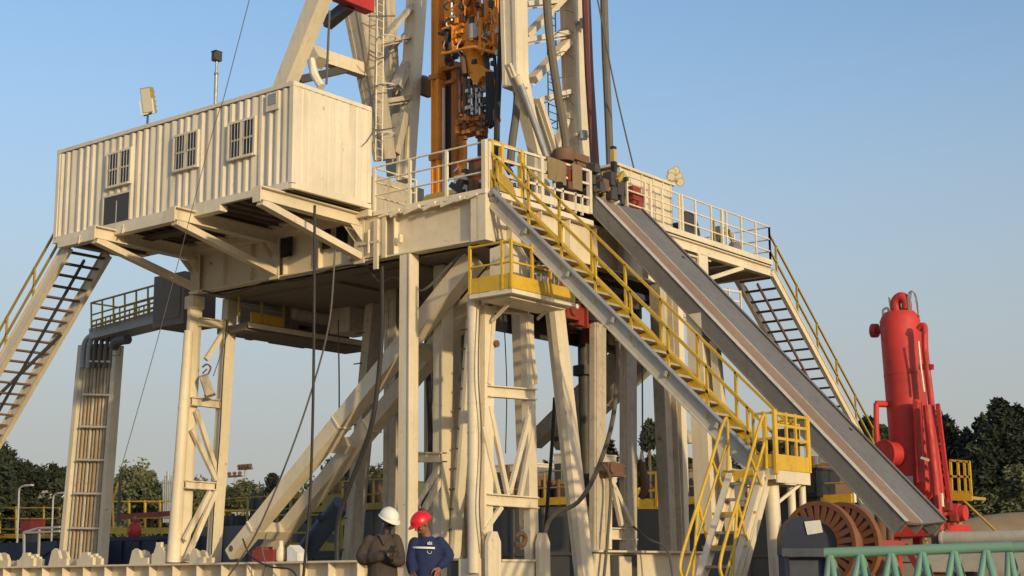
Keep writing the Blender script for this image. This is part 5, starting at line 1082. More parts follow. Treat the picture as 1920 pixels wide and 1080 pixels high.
mudtank('slate tank behind the corner tower with a bright yellow edge beam', 905, 1082, 950, 14, 'tank', 2, 'yellow')
mudtank('slate tank behind the rear legs and front stairs', 1120, 1330, 950, 15.5, 'tank', 3, 'yellow')
mudtank('low slate tank seen through the diagonal struts', 372, 560, 985, 16, 'tank', 4, None)
mudtank('dark tank behind the caged landing with a yellow edge beam', 1400, 1600, 948, 13, 'tank', 5, 'yellow')
def block(name, mt, lab, cat, x0, y0, x1, y1, yy, dp, extra=None, grp=None):
    a = P(x0, y1, y=yy); b = P(x1, y0, y=yy); t = thing(name, lab, cat, ((a.x+b.x)/2, yy, 0), grp)
    m = MB(); m.box(a.x, b.x, yy, yy+dp, a.z, b.z); m.box(a.x-.04, b.x+.04, yy-.04, yy+dp, b.z+.002, b.z+.06); m.build('body', M[mt], t)
    m = MB()
    for k in range(3): x = a.x+(b.x-a.x)*(k+.5)/3; w_ = (b.x-a.x)*.12; m.box(x-w_, x+w_, yy-.03, yy-.002, a.z+(b.z-a.z)*.15, b.z-(b.z-a.z)*.18)
    m.build('door', M[extra or mt], t)
    m = MB(); m.box(a.x+.1, b.x-.1, yy+.2, yy+dp-.2, 0, a.z); m.build('skid', M['dark'], t); return t
block('engine_box', 'black', 'black engine housing behind the yellow caged landing', 'engine', 1440, 880, 1530, 935, 12.5, 1.5, 'dark')
block('white_cabin', 'white', 'pale grey cabin partly hidden behind the ramp near the yellow cage', 'cabin', 1512, 835, 1548, 940, 16, 2.0, 'pole')
block('brown_column', 'brown', 'brown upright casing between the pale cabin and the ramp', 'casing', 1545, 870, 1572, 945, 15, .8)
block('pump_house', 'cream', 'low cream pump shelter seen behind the pale leaning leg', 'shelter', 1040, 850, 1085, 945, 19, 2.5, 'dark')
block('pump_house', 'cream', 'cream shelter with dark windows seen through the corner tower', 'shelter', 925, 870, 1000, 938, 20, 2.5, 'dark')
block('pump_house', 'cream_worn', 'pale frame shelter seen behind the weathered column', 'shelter', 1280, 880, 1350, 960, 18, 2.0, 'dark')
block('green_hut', 'leaf_mid', 'dark green hut with two small windows behind the brown shirted worker', 'hut', 692, 900, 722, 945, 30, 3, 'dark')
for k, (lab, x, yt, yb_, yy) in enumerate((('pale bent vent pipe rising behind the weathered column', 1282, 815, 900, 17), ('second bent vent pipe with rounded cap beside the lower stairs', 1312, 822, 905, 17.5))):
    m = MB(); m.path([P(x, yb_+60, y=yy), P(x-4, yb_-30, y=yy), P(x, yt, y=yy), P(x+9, yt+4, y=yy), P(x+11, yt+16, y=yy)], .16, 8); single(m, 'vent_pipe', M['cream_worn'], lab, 'pipe')
def yframe(lab, xs, y0, y1, yy, bars=2, mt='yellow_dull'):
    t = thing('yard_fence', lab, 'railing', P(xs[0], y1, y=yy), 'yellow rails around the yard'); m = MB()
    for x in xs: m.bar(P(x, y1, y=yy), P(x, y0, y=yy), .09, .09, (0, 1, 0))
    m.build('post', M[mt], t); m = MB()
    for k in range(bars): yv = y0+(y1-y0)*k/bars; m.bar(P(xs[0], yv+2, y=yy), P(xs[-1], yv+2, y=yy), .07, .07)
    m.bar(P(xs[0], y1-5, y=yy), P(xs[-1], y1-5, y=yy), .05, .3); m.build('rail', M[mt], t); return t
yframe('yellow rails above the long dull red beam', (205, 242, 272, 300, 330), 938, 1000, 22, 2, 'yellow')
yframe('yellow stair rails seen below the thick diagonal struts', (520, 545, 580, 610, 640), 930, 1030, 14, 3)
yframe('yellow frame standing between rear legs and weathered column', (1196, 1232, 1252), 885, 950, 12, 2, 'yellow')
yframe('faint yellow rails under the white canopy', (0, 30, 82, 112), 950, 1010, 34, 3)
yframe('yellow rails between the leg tower and the diagonal struts', (385, 420, 455, 490), 955, 990, 24, 2)
m = MB(); m.bar(P(205, 970, y=21), P(335, 962, y=21), .12, .25); single(m, 'red_beam', M['red_dark'], 'long dull red beam in front of the yellow rails', 'beam')
a = P(600, 955, y=12); m = MB(); m.tube(P(565, 1045, y=9), P(640, 945, y=9), .33, 18); m.tube(P(560, 1050, y=9), P(567, 1043, y=9), .38, 18); m.tube(P(598, 968, y=8.5), P(604, 976, y=8.5), .1); single(m, 'slanted_duct', M['navy'], 'dark slanted duct seen under the diagonal struts', 'duct')
m = MB(); m.prism([P(600, 930, y=13), P(640, 925, y=13), P(640, 985, y=13), P(612, 985, y=13)], (0, .3, 0)); single(m, 'yellow_shield', M['yellow_dull'], 'dull yellow panel under the upper end of the slanted duct', 'panel')
# left yard
nb = thing('navy_tarp_tank', 'dark navy covered container behind the pale tube frame', 'container', P(60, 1079, y=6)-V((0, 0, 1)))
a, b = P(-60, 1060, y=6), P(112, 1060, y=6); zt = P(30, 1017, y=6).z
m = MB(); m.prism([(a.x, 6, .1), (b.x, 6, .1), (b.x, 6, zt), (a.x+.9, 6, zt-.02), (a.x, 6, zt-.3)], (0, 3, 0)); m.build('shell', M['navy'], nb)
m = MB(); m.bar((a.x+1.2, 5.96, .6), (b.x-.2, 5.96, zt-.1), .05, .25); m.build('fold', M['navy'], nb)
nb = thing('navy_bin', 'dark navy square bin between the cable tray and leg tower', 'bin', P(240, 1079, y=8)-V((0, 0, 1)))
a, b = P(190, 1060, y=8), P(335, 1060, y=8); zt = P(230, 1008, y=8).z
m = MB(); m.box(a.x, b.x, 8, 10, .1, zt); m.box(a.x-.05, b.x+.05, 7.95, 8.0, zt-.12, zt+.02); m.build('shell', M['navy'], nb)
m = MB(); 
for k in range(5): x = a.x+.2+(b.x-a.x-.4)*k/4; m.box(x-.04, x+.04, 7.93, 7.998, .15, zt-.13)
m.build('rib', M['navy'], nb)
m = MB()
for p0, p1 in (((45, 1050), (45, 998)), ((72, 1050), (74, 990)), ((45, 998), (74, 990)), ((45, 999), (112, 996)), ((74, 990), (112, 988))): m.bar(P(*p0, y=2.2), P(*p1, y=2.2), .06, .06, (0, 1, 0))
single(m, 'pale_frame', M['pole'], 'thin pale tube frame standing before the navy container', 'frame')
a = P(252, 995, y=12); rbm = thing('red_accumulator', 'small red ball shaped pressure vessel with a yellow mark', 'vessel', V((a.x, 12, 0)))
m = MB(); m.ball((a.x, 12, a.z), .29, 22, sz=1.25); m.tube((a.x, 12, a.z-.5), (a.x, 12, a.z-.33), .07); m.tube((a.x, 12, a.z+.3), (a.x, 12, a.z+.45), .09); m.ball((a.x+.12, 12, a.z+.42), .08); m.build('body', M['red'], rbm)
m = MB(); m.ball((a.x, 12, a.z+.5), .07); m.tube((a.x, 12, .0), (a.x, 12, a.z-.5), .12); m.build('cap', M['yellow_dull'], rbm)
m = MB(); m.box(a.x-.06, a.x-.02, 11.70, 11.73, a.z-.03, a.z+.10); m.box(a.x+.02, a.x+.05, 11.70, 11.73, a.z-.03, a.z+.10); m.box(a.x+.052, a.x+.1, 11.70, 11.73, a.z+.07, a.z+.10); m.build('mark', M['yellow'], rbm)
a, b = P(-60, 948, y=40), P(90, 948, y=40); wc = thing('white_canopy', 'long white flat canopy roof on thin posts in the yard', 'canopy', ((a.x+b.x)/2, 40, 0))
zt = P(30, 926, y=40).z; zb = P(30, 946, y=40).z
m = MB(); m.box(a.x, b.x, 40, 45, zb+.35, zt); m.box(a.x, b.x, 39.9, 39.998, zt-.1, zt+.12); m.tube((b.x, 40, (zt+zb)/2+.15), (b.x, 45, (zt+zb)/2+.15), (zt-zb)/2-.1, 16); m.build('roof', M['white'], wc)
m = MB()
for px_ in (-20, 46, 68): x = P(px_, 950, y=40.3).x; m.box(x-.15, x+.15, 40.2, 40.5, 0, zb+.34)
m.build('post', M['white'], wc)
block('red_barrel_rack', 'red_dark', 'dull red equipment rack below the white canopy', 'rack', 37, 975, 58, 1000, 26, 1)
def lamp(lab, px_, yt, yb_, yy, arm):
    a = P(px_, yt, y=yy); b = P(px_-2, yb_, y=yy); t = thing('yard_lamp', lab, 'street lamp', (b.x, yy, 0), 'lamp posts in the yard'); m = MB(); g = V((b.x, yy, 0))
    m.path([g, g.lerp(a, .8), a, a+V((arm*.4, 0, .25)), a+V((arm, 0, .3))], .06, 8); m.build('pole', M['pole'], t)
    m = MB(); e = a+V((arm, 0, .3)); m.box(e.x-.1, e.x+.6*(1 if arm > 0 else -1), yy-.12, yy+.12, e.z-.06, e.z+.06) if arm > 0 else m.box(e.x-.6, e.x+.1, yy-.12, yy+.12, e.z-.06, e.z+.06); m.build('lamp_head', M['pole'], t)
lamp('tall bent lamp post in front of the white canopy', 36, 920, 1010, 30, .8)
lamp('lamp post partly hidden behind the cable tray', 100, 934, 990, 32, .7)
def tower(lab, px_, yt, yb_, yy, n):
    a = P(px_, yt, y=yy); t = thing('floodlight_mast', lab, 'light mast', (a.x, yy, 0), 'floodlight masts'); m = MB(); m.tube((a.x, yy, 0), (a.x, yy, a.z), .09, 8); m.build('pole', M['pole'], t)
    m = MB(); m.bar((a.x-.75, yy, a.z), (a.x+.75, yy, a.z), .2, .14); m.build('cross_arm', M['brown'], t)
    for k in range(n):
        x = a.x-.6+1.2*k/(n-1); m = MB(); m.lathe([(.03, -.1), (.14, -.05), (.16, .12), (.02, .13)], (x, yy-.05, a.z+.22), (.5, -.8, -.2), 10); m.tube((x, yy, a.z), (x, yy, a.z+.2), .03); m.build('lamp_head', M['brown'], t)
tower('tall light mast with five lamps above the olive bush', 460, 879, 980, 50, 5)
tower('shorter light mast with three lamps beside the leg tower', 441, 893, 980, 52, 3)
m = MB()
for k in range(7): m.tube(P(308+k*4, 980, y=30), P(307+k*4, 900-8*(k % 3), y=30), .09, 8)
m.bar(P(300, 905, y=30), P(336, 905, y=30), .15, .12); single(m, 'pipe_rack', M['pole'], 'rack of pale vertical pipes beside the leg tower', 'pipe rack')
m = MB(); m.tube(P(222, 985, y=16), P(226, 888, y=16), .07, 8); m.tube(P(226, 888, y=16), P(229, 880, y=16), .04, 6); single(m, 'dark_post', M['dark'], 'dark post holding the lower end of the faint guy cable', 'post')
m = MB(); m.path([P(198, 985, y=18), P(211, 940, y=18), P(222, 905, y=18)], .06); m.tube(P(211, 940, y=18), P(213, 990, y=18), .05); single(m, 'valve_arm', M['yellow'], 'slanted yellow valve arm beside the cable tray', 'valve')
block('tool_house', 'tank', 'small grey tool house near the light masts', 'hut', 432, 955, 470, 978, 40, 2, 'white')
# ---------------------------------------------------------------- trees
def tree_mesh(seed, kind, h=10.0):
    rn = random.Random(seed); m = MB(); cl = []
    if kind == 'dark':
        n = 34
        for k in range(n):
            t = rn.uniform(.10, 1)**.9; rr = .23*h*(1-t)**.8+.035*h*(1 if t < .9 else .2); an = rn.uniform(0, 6.28); d_ = rr*rn.uniform(.35, .95)
            cl.append((V((d_*math.cos(an), d_*math.sin(an), h*(.05+.93*t))), h*rn.uniform(.045, .095)*(1.15-.5*t), rn.uniform(.8, 1.5)))
        cl.append((V((0, 0, h*.975)), h*.035, 1.6)); nl = 8000; ls = .135
    elif kind == 'pale':
        for k in range(26):
            t = rn.uniform(.12, 1); rr = .15*h*math.sin(math.pi*min(1, t*.85+.12))+.02*h; an = rn.uniform(0, 6.28); d_ = rr*rn.uniform(.2, 1)
            cl.append((V((d_*math.cos(an), d_*math.sin(an), h*(.06+.9*t))), h*rn.uniform(.04, .075), rn.uniform(1.3, 2.2)))
        nl = 5000; ls = .13
    else:
        for k in range(36):
            an = rn.uniform(0, 6.28); el = rn.uniform(-.35, 1.35); rr = h*.36*rn.uniform(.45, 1)
            cl.append((V((rr*math.cos(an)*math.cos(el), rr*math.sin(an)*math.cos(el), h*.52+rr*1.15*math.sin(el))), h*rn.uniform(.06, .12), rn.uniform(.7, 1.1)))
        nl = 7500; ls = .15
    for k in range(nl):
        c, r_, sz = rn.choice(cl); d_ = V((rn.gauss(0, 1), rn.gauss(0, 1), rn.gauss(0, 1))).normalized()*r_*rn.uniform(.5, 1.12)
        p = c+V((d_.x, d_.y, d_.z*sz)); u_ = V((rn.gauss(0, 1), rn.gauss(0, 1), rn.gauss(0, 1))).normalized(); v_ = u_.orthogonal().normalized(); s_ = ls*rn.uniform(.5, 1.4)*h/10
        if kind == 'dark': u_ = (u_+V((0, 0, .8))).normalized(); v_ = u_.orthogonal().normalized()
        w_ = u_.cross(v_)
        m.add([p-u_*s_*1.2, p+v_*s_*.6, p+u_*s_*1.2, p-v_*s_*.6+w_*s_*.3], [(0, 1, 2, 3)])
    tr_ = MB(); tr_.path([(0, 0, -.3), (.06*h*.2, 0, h*.3), (0, .02*h, h*.62), (0, 0, h*.9)], lambda t: .02*h*(1-.85*t), 8)
    for c, r_, sz in cl[::3]: tr_.path([(0, 0, max(.4, c.z*.62)), V((c.x*.5, c.y*.5, c.z*.85)), c], lambda t: .007*h*(1-.7*t), 5, 3)
    return m, tr_
protos = {}
def tree(name, kind, lab, px_, yt, d, var=0, wide=1.0, grp='trees beyond the yard'):
    key = (kind, var)
    if key not in protos:
        m, t_ = tree_mesh(100+var*7+len(kind), kind)
        r0 = bpy.data.objects.new(name, None); OFF[r0] = V((0, 0, 0))
        protos[key] = (m.build('crown', M[{'dark': 'leaf_dark', 'pale': 'leaf_pale', 'mid': 'leaf_mid'}[kind]], None, (0, 0, 0), flat=True), t_.build('trunk', M['bark'], None, (0, 0, 0)))
        for o in protos[key]: C.objects.unlink(o)
        bpy.data.objects.remove(r0)
    q = P(px_, yt, d=d); s_ = (q.z)/10.0/1.0
    r = bpy.data.objects.new(name, None); C.objects.link(r); r.location = (q.x, q.y, 0); r.rotation_euler = (0, 0, random.uniform(0, 6.28)); r.scale = (s_*wide, s_*wide, s_)
    tag(r, lab, 'tree', grp)
    for o in protos[key]: c = o.copy(); C.objects.link(c); c.parent = r
    return r
DK = lambda s: 'dark conifer standing in the dense dark row ' + s
for a in ((-70, 812, 105), (-35, 800, 104), (-8, 822, 106), (12, 852, 110), (34, 868, 112), (52, 874, 115), (76, 880, 112), (100, 876, 116), (122, 882, 112), (140, 890, 118)):
    tree('conifer_tree', 'dark', DK('at the far left behind the white canopy'), *a, var=int(a[0]) % 3, wide=1.25)
for px_, yt, d, k, lab in ((206, 884, 100, 'mid', 'grey green bushy tree right of the cable tray'), (241, 880, 92, 'pale', 'slender pale green poplar right of the dark guy post'), (262, 876, 94, 'pale', 'widest pale green poplar between cable tray and left tower'), (276, 884, 96, 'pale', 'pale green poplar directly left of the brown crowned tree'),
                           (293, 878, 90, 'mid', 'brownish crowned tree behind the rack of vertical pipes'), (228, 892, 110, 'dark', 'dark tree behind the slender pale poplar'), (362, 886, 110, 'mid', 'olive bushy tree seen through the left leg tower'), (392, 893, 112, 'mid', 'olive bushy tree right of centre inside the left leg tower'),
                           (425, 895, 105, 'mid', 'olive tree just right of the left leg tower'), (450, 905, 100, 'mid', 'olive bush below the light masts'), (482, 897, 108, 'mid', 'pale olive tree right of the light masts'), (512, 893, 102, 'dark', 'small dark tree peeking above the diagonal struts'),
                           (545, 905, 104, 'mid', 'olive tree half hidden behind the lower diagonal struts'), (622, 868, 96, 'dark', 'dark tree right below the diagonal struts'), (590, 895, 110, 'mid', 'mid green tree left of the dark tree under the struts'), (650, 880, 100, 'dark', 'dark tree behind the weathered leaning leg'), (700, 862, 98, 'mid', 'green tree in the gap left of the slim centre frame'), (735, 880, 105, 'dark', 'dark tree behind the slim centre frame'),
                           (1042, 850, 110, 'mid', 'tree behind the pale leaning leg'), (1105, 838, 100, 'dark', 'dark tree between the leaning leg and the rear legs'), (1140, 830, 98, 'dark', 'dark tree seen between the two rear legs'), (1218, 797, 80, 'dark', 'tall dark green tree between the rear legs and the weathered column'), (1245, 850, 95, 'dark', 'lower dark tree right of the tall one behind the rear legs'), (1330, 838, 100, 'mid', 'tree top behind the lower stair stringer'), (1420, 840, 105, 'mid', 'tree behind the caged landing'),
                           (1570, 800, 95, 'dark', 'dark tree in the gap below the right stairs'), (1625, 790, 92, 'dark', 'dark tree at the lower end of the right stairs'), (1652, 806, 90, 'dark', 'dark tree just left of the red vessel'), (1768, 786, 82, 'dark', 'narrow dark tree directly right of the red vessel'), (1700, 800, 95, 'dark', 'tree hidden behind the red vessel'), (1795, 835, 90, 'mid', 'lower tree behind the yellow basket'), (1812, 812, 78, 'dark', 'dark tree above the yellow basket'), (1842, 786, 76, 'dark', 'dark tree left of the tallest one at right'), (1874, 757, 72, 'dark', 'tallest dark tree near the right edge'), (1905, 768, 75, 'dark', 'dark tree right of the tallest one near the right edge'), (1945, 775, 74, 'dark', 'dark tree cut by the right edge of the picture'), (1990, 765, 74, 'dark', 'dark tree just beyond the right edge')):
    tree({'dark': 'conifer_tree', 'pale': 'poplar_tree', 'mid': 'broadleaf_tree'}[k], k, lab, px_, yt, d, var=int(px_) % 3, wide=1.2 if k == 'dark' else 1.15)
for px_, yt, d, lab in ((1896, 872, 68, 'pale tall bush standing on the sand bank at the right edge'), (1920, 890, 67, 'second pale bush cut by the right edge'), (1862, 920, 69, 'low pale bush right of the yellow basket'), (1835, 935, 70, 'lowest bush behind the yellow basket leg')):
    tree('bush', 'pale' if yt < 900 else 'mid', lab, px_, yt, d, var=int(px_) % 3, wide=1.5, grp='bushes on the sand bank')
for k in range(9):
    tree('conifer_tree', 'dark', 'dark tree of the row beyond the sand bank', 2040+62*k, 770+14*math.sin(k*2.1), 76+6*math.sin(k), var=k % 3, wide=1.2)
for k in range(6):
    tree('conifer_tree', 'dark', DK('at the far left behind the white canopy'), -130-55*k, 835+14*math.sin(k*1.7), 108, var=k % 3, wide=1.25)
# a dense far wood closing the gaps behind the tree rows
m = MB(); rn = random.Random(5)
for k in range(42000):
    px_ = rn.uniform(-500, 2600); d = rn.uniform(125, 150)
    top = 4.2+2.4*mnoise.noise(V((px_*.012, 3.1, 0)))+1.1*mnoise.noise(V((px_*.05, 1.1, 0)))
    if 760 < px_ < 1000: top *= .7
    q = P(px_, 1000, d=d); z = top*rn.random()**.7
    u_ = V((rn.gauss(0, 1), rn.gauss(0, 1), rn.gauss(0, 1))).normalized(); v_ = u_.orthogonal().normalized(); s_ = rn.uniform(.2, .55)
    p = V((q.x, q.y, z)); m.add([p-u_*s_, p+v_*s_*.6, p+u_*s_, p-v_*s_*.6], [(0, 1, 2, 3)])
single(m, 'far_wood', M['leaf_dark'], 'far belt of dark trees and scrub behind the yard', 'wood', None, loc=P(960, 1000, d=137)*1.0, kind='stuff', flat=True)
# ---------------------------------------------------------------- people
def loft(m, secs, n=20):
    vs = []; fs = []
    for x, y, z, rx, ry in secs:
        vs += [V((x+rx*math.cos(2*math.pi*k/n), y+ry*math.sin(2*math.pi*k/n), z)) for k in range(n)]
    for j in range(len(secs)-1): fs += [(j*n+i, j*n+(i+1) % n, (j+1)*n+(i+1) % n, (j+1)*n+i) for i in range(n)]
    fs += [tuple(range(n-1, -1, -1)), tuple(range(len(vs)-n, len(vs)))]; m.add(vs, fs); return m
def chain(m, pts, rs, n=10, sub=6):
    k = len(pts)-1
    def rr(t):
        f_ = t*k; i = min(int(f_), k-1); return rs[i]+(rs[i+1]-rs[i])*(f_-i)
    m.path(pts, rr, n, sub)
    m.ball(pts[0], rs[0], 10); m.ball(pts[-1], rs[-1], 10); return m
def fuse(m, name, mat, root, vox=.006, smooth=5, fold=0., seed=0):
    """union of overlapping shapes as one continuous skin, in the person's own frame"""
    me = bpy.data.meshes.new(name); me.from_pydata([tuple(v) for v in m.v], [], m.f)
    bm = bmesh.new(); bm.from_mesh(me); bmesh.ops.recalc_face_normals(bm, faces=bm.faces[:]); bm.to_mesh(me); bm.free()
    o = bpy.data.objects.new(name+'_src', me); C.objects.link(o)
    r = o.modifiers.new('r', 'REMESH'); r.mode = 'VOXEL'; r.voxel_size = vox
    s_ = o.modifiers.new('s', 'SMOOTH'); s_.iterations = smooth; s_.factor = .5
    bpy.context.view_layer.update(); dg_ = bpy.context.evaluated_depsgraph_get(); ev = o.evaluated_get(dg_)
    e = bpy.data.meshes.new_from_object(ev); bpy.data.objects.remove(o)
    if fold:
        for v in e.vertices:
            c = v.co; f_ = mnoise.noise(V((c.x*7+seed, c.y*7, c.z*5+c.x*6)))+.5*mnoise.noise(V((c.x*18, c.y*18+seed, c.z*12)))
            v.co = c+v.normal*fold*f_
    e.materials.clear(); e.materials.append(mat); e.polygons.foreach_set('use_smooth', [True]*len(e.polygons))
    ob = bpy.data.objects.new(name, e); C.objects.link(ob); ob.parent = root; OFF[ob] = V((0, 0, 0)); return ob
def cloth(name, col, rough=.9):
    return paint(name, col, .2, 0, rough, bump=.25, streak=.1, gcol=tuple(c*.6 for c in col), scale=6)
def skinm(name, col):
    m, t, b = mat_new(name); b.inputs['Base Color'].default_value = (*col, 1); b.inputs['Roughness'].default_value = .5
    b.inputs['Subsurface Weight'].default_value = .08; b.inputs['Subsurface Radius'].default_value = (.02, .008, .005); return m
SK1, SK2 = skinm('dark_brown_skin', (.035, .018, .011)), skinm('brown_skin', (.22, .095, .05))
SHIRT1, SHIRT2 = cloth('brown_shirt_cloth', (.062, .045, .034)), cloth('blue_coverall_cloth', (.013, .024, .085))
TROU = cloth('dark_trouser_cloth', (.025, .022, .022)); BOOT = paint('boot_leather', (.03, .022, .016), .3)
HAT1 = paint('white_helmet_plastic', (.80, .76, .66), .12, 0, .32, bump=0, streak=.05); HAT2 = paint('red_helmet_plastic', (.66, .012, .02), .1, 0, .28, bump=0, streak=.03, gcol=(.25, .03, .02))
REFL = paint('white_reflective_tape', (.7, .7, .7), .1, 0, .5)
def hand(m, wr, d, up, side, curl=.5, s=1.0):
    """palm and five fingers; d along the hand, up = back of the hand, side = towards the thumb"""
    wr = V(wr); d = V(d).normalized(); up = V(up); up = (up-d*up.dot(d)).normalized(); sd = d.cross(up).normalized()*side
    chain(m, [wr, wr+d*.045*s], [.028*s, .034*s]); 
    for k in range(4):
        b0 = wr+d*.02*s+sd*(.026-.0175*k)*s; b1 = wr+d*(.092-.004*abs(k-1.2))*s+sd*(.030-.020*k)*s
        chain(m, [b0, b1], [.0135*s, .0115*s], 8)
        L_ = (.072, .080, .074, .058)[k]*s; p = b1; dd = d.copy(); a = 0
        pts = [b1]
        for j, f_ in enumerate((.42, .32, .26)):
            a = curl*(.5+.55*j)+.05*k; dd = (d*math.cos(a)-up*math.sin(a)); p = p+dd*L_*f_; pts.append(p)
        chain(m, pts, [.0098*s, .0092*s, .0085*s, .007*s], 8, 4)
    t0 = wr+d*.018*s+sd*.026*s; t1 = t0+(d*.55+sd*.75-up*.15).normalized()*.040*s; t2 = t1+(d*.85+sd*.25-up*.35).normalized()*.034*s; t3 = t2+(d*.9-up*.45).normalized()*.026*s
    chain(m, [t0, t1, t2, t3], [.0155*s, .0125*s, .0105*s, .0085*s], 8, 4)
def head(m, c, yaw, pitch, roll):
    """egg skull with jaw, nose, brow, lips, ears; faces -y before turning"""
    Rm = Matrix.Translation(V(c)) @ Matrix.Rotation(yaw, 4, 'Z') @ Matrix.Rotation(pitch, 4, 'X') @ Matrix.Rotation(roll, 4, 'Y')
    s_ = len(m.v)
    m.ball((0, .012, .035), .095, 18, .80, 1.0, .98); m.ball((0, -.018, -.045), .070, 16, .80, .95, 1.05); m.ball((0, -.052, -.085), .026, 12, 1.1, .8, .8)
    m.tube((0, -.088, .012), (0, -.112, -.030), .009, 8, .017); m.ball((0, -.105, -.030), .015, 8, 1.15, .9, .7)
    m.bar((-.045, -.083, .028), (.045, -.083, .028), .022, .014); m.ball((0, -.088, -.058), .02, 10, 1.25, .55, .32); m.ball((0, -.086, -.070), .02, 10, 1.1, .55, .34)
    for k in (-1, 1): m.ball((k*.076, .012, -.005), .030, 10, .35, .7, 1.05); m.ball((k*.045, -.066, -.028), .024, 10)
    for i in range(s_, len(m.v)): m.v[i] = Rm @ m.v[i]
    return Rm
def helmet(root, Rm, mat, name='helmet'):
    m = MB(); n = 28; vs = []; rows = 9
    for j in range(rows):
        ph = math.pi/2*j/(rows-1); r_ = math.cos(ph); z = math.sin(ph)
        for i in range(n):
            t = 2*math.pi*i/n; x = .118*r_*math.cos(t); y = .140*r_*math.sin(t); rid = 1+.035*math.exp(-(x/.018)**2)*(z > .3)
            vs.append(V((x, y+.005, .045+.115*z*rid)))
    fs = [(j*n+i, j*n+(i+1) % n, (j+1)*n+(i+1) % n, (j+1)*n+i) for j in range(rows-1) for i in range(n)]
    b = len(vs)
    for rr, dz in ((1.0, .045), (1.09, .036), (1.09, .032), (.98, .036)):
        for i in range(n):
            t = 2*math.pi*i/n; f_ = max(0, -math.sin(t)); e = 1+(.30*f_**2 if rr > 1 else 0)
            vs.append(V((.118*rr*math.cos(t)*(1 if rr <= 1 else 1), .140*rr*e*math.sin(t)+.005, dz-(.014*f_ if rr > 1 else 0))))
    fs += [(b+j*n+i, b+j*n+(i+1) % n, b+(j+1)*n+(i+1) % n, b+(j+1)*n+i) for j in range(3) for i in range(n)]
    m.add(vs, fs)
    m.v = [Rm @ v for v in m.v]; o = m.build(name, mat, None, (0, 0, 0)); o.parent = root; OFF[o] = V((0, 0, 0))
    m = MB(); m.box(-.006, .006, -.128, -.124, .075, .10); return o
def place(px_, d): q = P(px_, 1079, d=d); return V((q.x, q.y, 0))
ROT = math.atan2(_r.y, _r.x)
def person(lab, loc):
    r = thing('person', lab, 'person', loc); r.rotation_euler = (0, 0, ROT); r.scale = (.96, .96, .985); OFF[r] = V((0, 0, 0)); return r
p1 = person('worker in long brown shirt and white hard hat looking at a phone', place(717, 17.5))
b = MB(); hr = head(b, (.075, -.03, 1.675), R(38), R(24), 0)
chain(b, [(.02, .01, 1.46), (.05, -.01, 1.57), (.07, -.015, 1.63)], [.075, .058, .06])
loft(b, [(0, 0, .88, .15, .11), (0, 0, 1.1, .14, .10), (0, 0, 1.35, .16, .11), (.01, 0, 1.46, .12, .08), (.015, 0, 1.52, .05, .05)])
for k in (-1, 1): chain(b, [(k*.09, 0, .92), (k*.11, -.02, .50), (k*.12, .02, .10)], [.085, .06, .045]); chain(b, [(k*.12, .03, .07), (k*.14, -.14, .04)], [.045, .035])
chain(b, [(-.18, 0, 1.44), (-.235, -.01, 1.24), (-.05, -.2, 1.245), (.06, -.27, 1.27)], [.055, .048, .036, .028], sub=8)
chain(b, [(.175, 0, 1.44), (.215, -.03, 1.20), (.13, -.24, 1.20)], [.055, .045, .03], sub=8)
hand(b, (.065, -.275, 1.27), (.8, -.3, .25), (-.1, -.8, .5), 1, .75); hand(b, (.13, -.25, 1.205), (-.05, -.65, .5), (.9, -.2, -.2), 1, .9)
fuse(b, 'body', SK1, p1, .007)
s_ = MB(); loft(s_, [(0, .005, .80, .205, .150), (0, 0, .95, .185, .140), (0, 0, 1.12, .180, .140), (0, 0, 1.32, .195, .145), (0, .005, 1.43, .178, .120), (.01, .01, 1.49, .115, .085), (.018, .012, 1.515, .075, .065)])
chain(s_, [(-.165, .0, 1.43), (-.245, -.005, 1.235), (-.05, -.20, 1.24), (.035, -.255, 1.262)], [.080, .075, .056, .043], 12, 8)
chain(s_, [(.155, .0, 1.43), (.215, -.03, 1.205), (.14, -.215, 1.20)], [.080, .072, .045], 12, 8)
fuse(s_, 'shirt', SHIRT1, p1, .011, 3, .012, 3)
v_ = MB(); v_.prism([(-.035, -.125, 1.50), (.085, -.125, 1.50), (.035, -.152, 1.395)], (0, .05, 0)); v_.path([(-.04, -.09, 1.51), (.0, -.14, 1.44), (.035, -.150, 1.385), (.06, -.14, 1.44), (.09, -.09, 1.51)], .009, 6)
o = v_.build('collar', SHIRT1, None, (0, 0, 0)); o.parent = p1
t_ = MB(); loft(t_, [(0, 0, .78, .17, .13), (0, 0, .98, .165, .125)])
for k in (-1, 1): chain(t_, [(k*.09, 0, .86), (k*.11, -.02, .50), (k*.12, .02, .12)], [.10, .085, .075])
fuse(t_, 'trousers', TROU, p1, .013, 3, .008, 9)
t_ = MB()
for k in (-1, 1): chain(t_, [(k*.12, .04, .06), (k*.135, -.08, .05), (k*.145, -.17, .045)], [.058, .052, .045]); chain(t_, [(k*.12, .03, .06), (k*.12, .02, .2)], [.058, .056])
fuse(t_, 'boots', BOOT, p1, .011)
helmet(p1, hr, HAT1)
ph = MB(); ph.box(-.036, .036, -.005, .005, -.075, .075); Rp = Matrix.Translation((.135, -.345, 1.315)) @ Matrix.Rotation(R(35), 4, 'Z') @ Matrix.Rotation(R(40), 4, 'X'); ph.v = [Rp @ v for v in ph.v]
Wp = Matrix.Translation(p1.location) @ Matrix.Rotation(ROT, 4, 'Z') @ Matrix.Diagonal((.96, .96, .985, 1)); ph.v = [Wp @ v for v in ph.v]
single(ph, 'phone', M['black'], 'small black phone held in both hands of the brown shirted worker', 'phone')
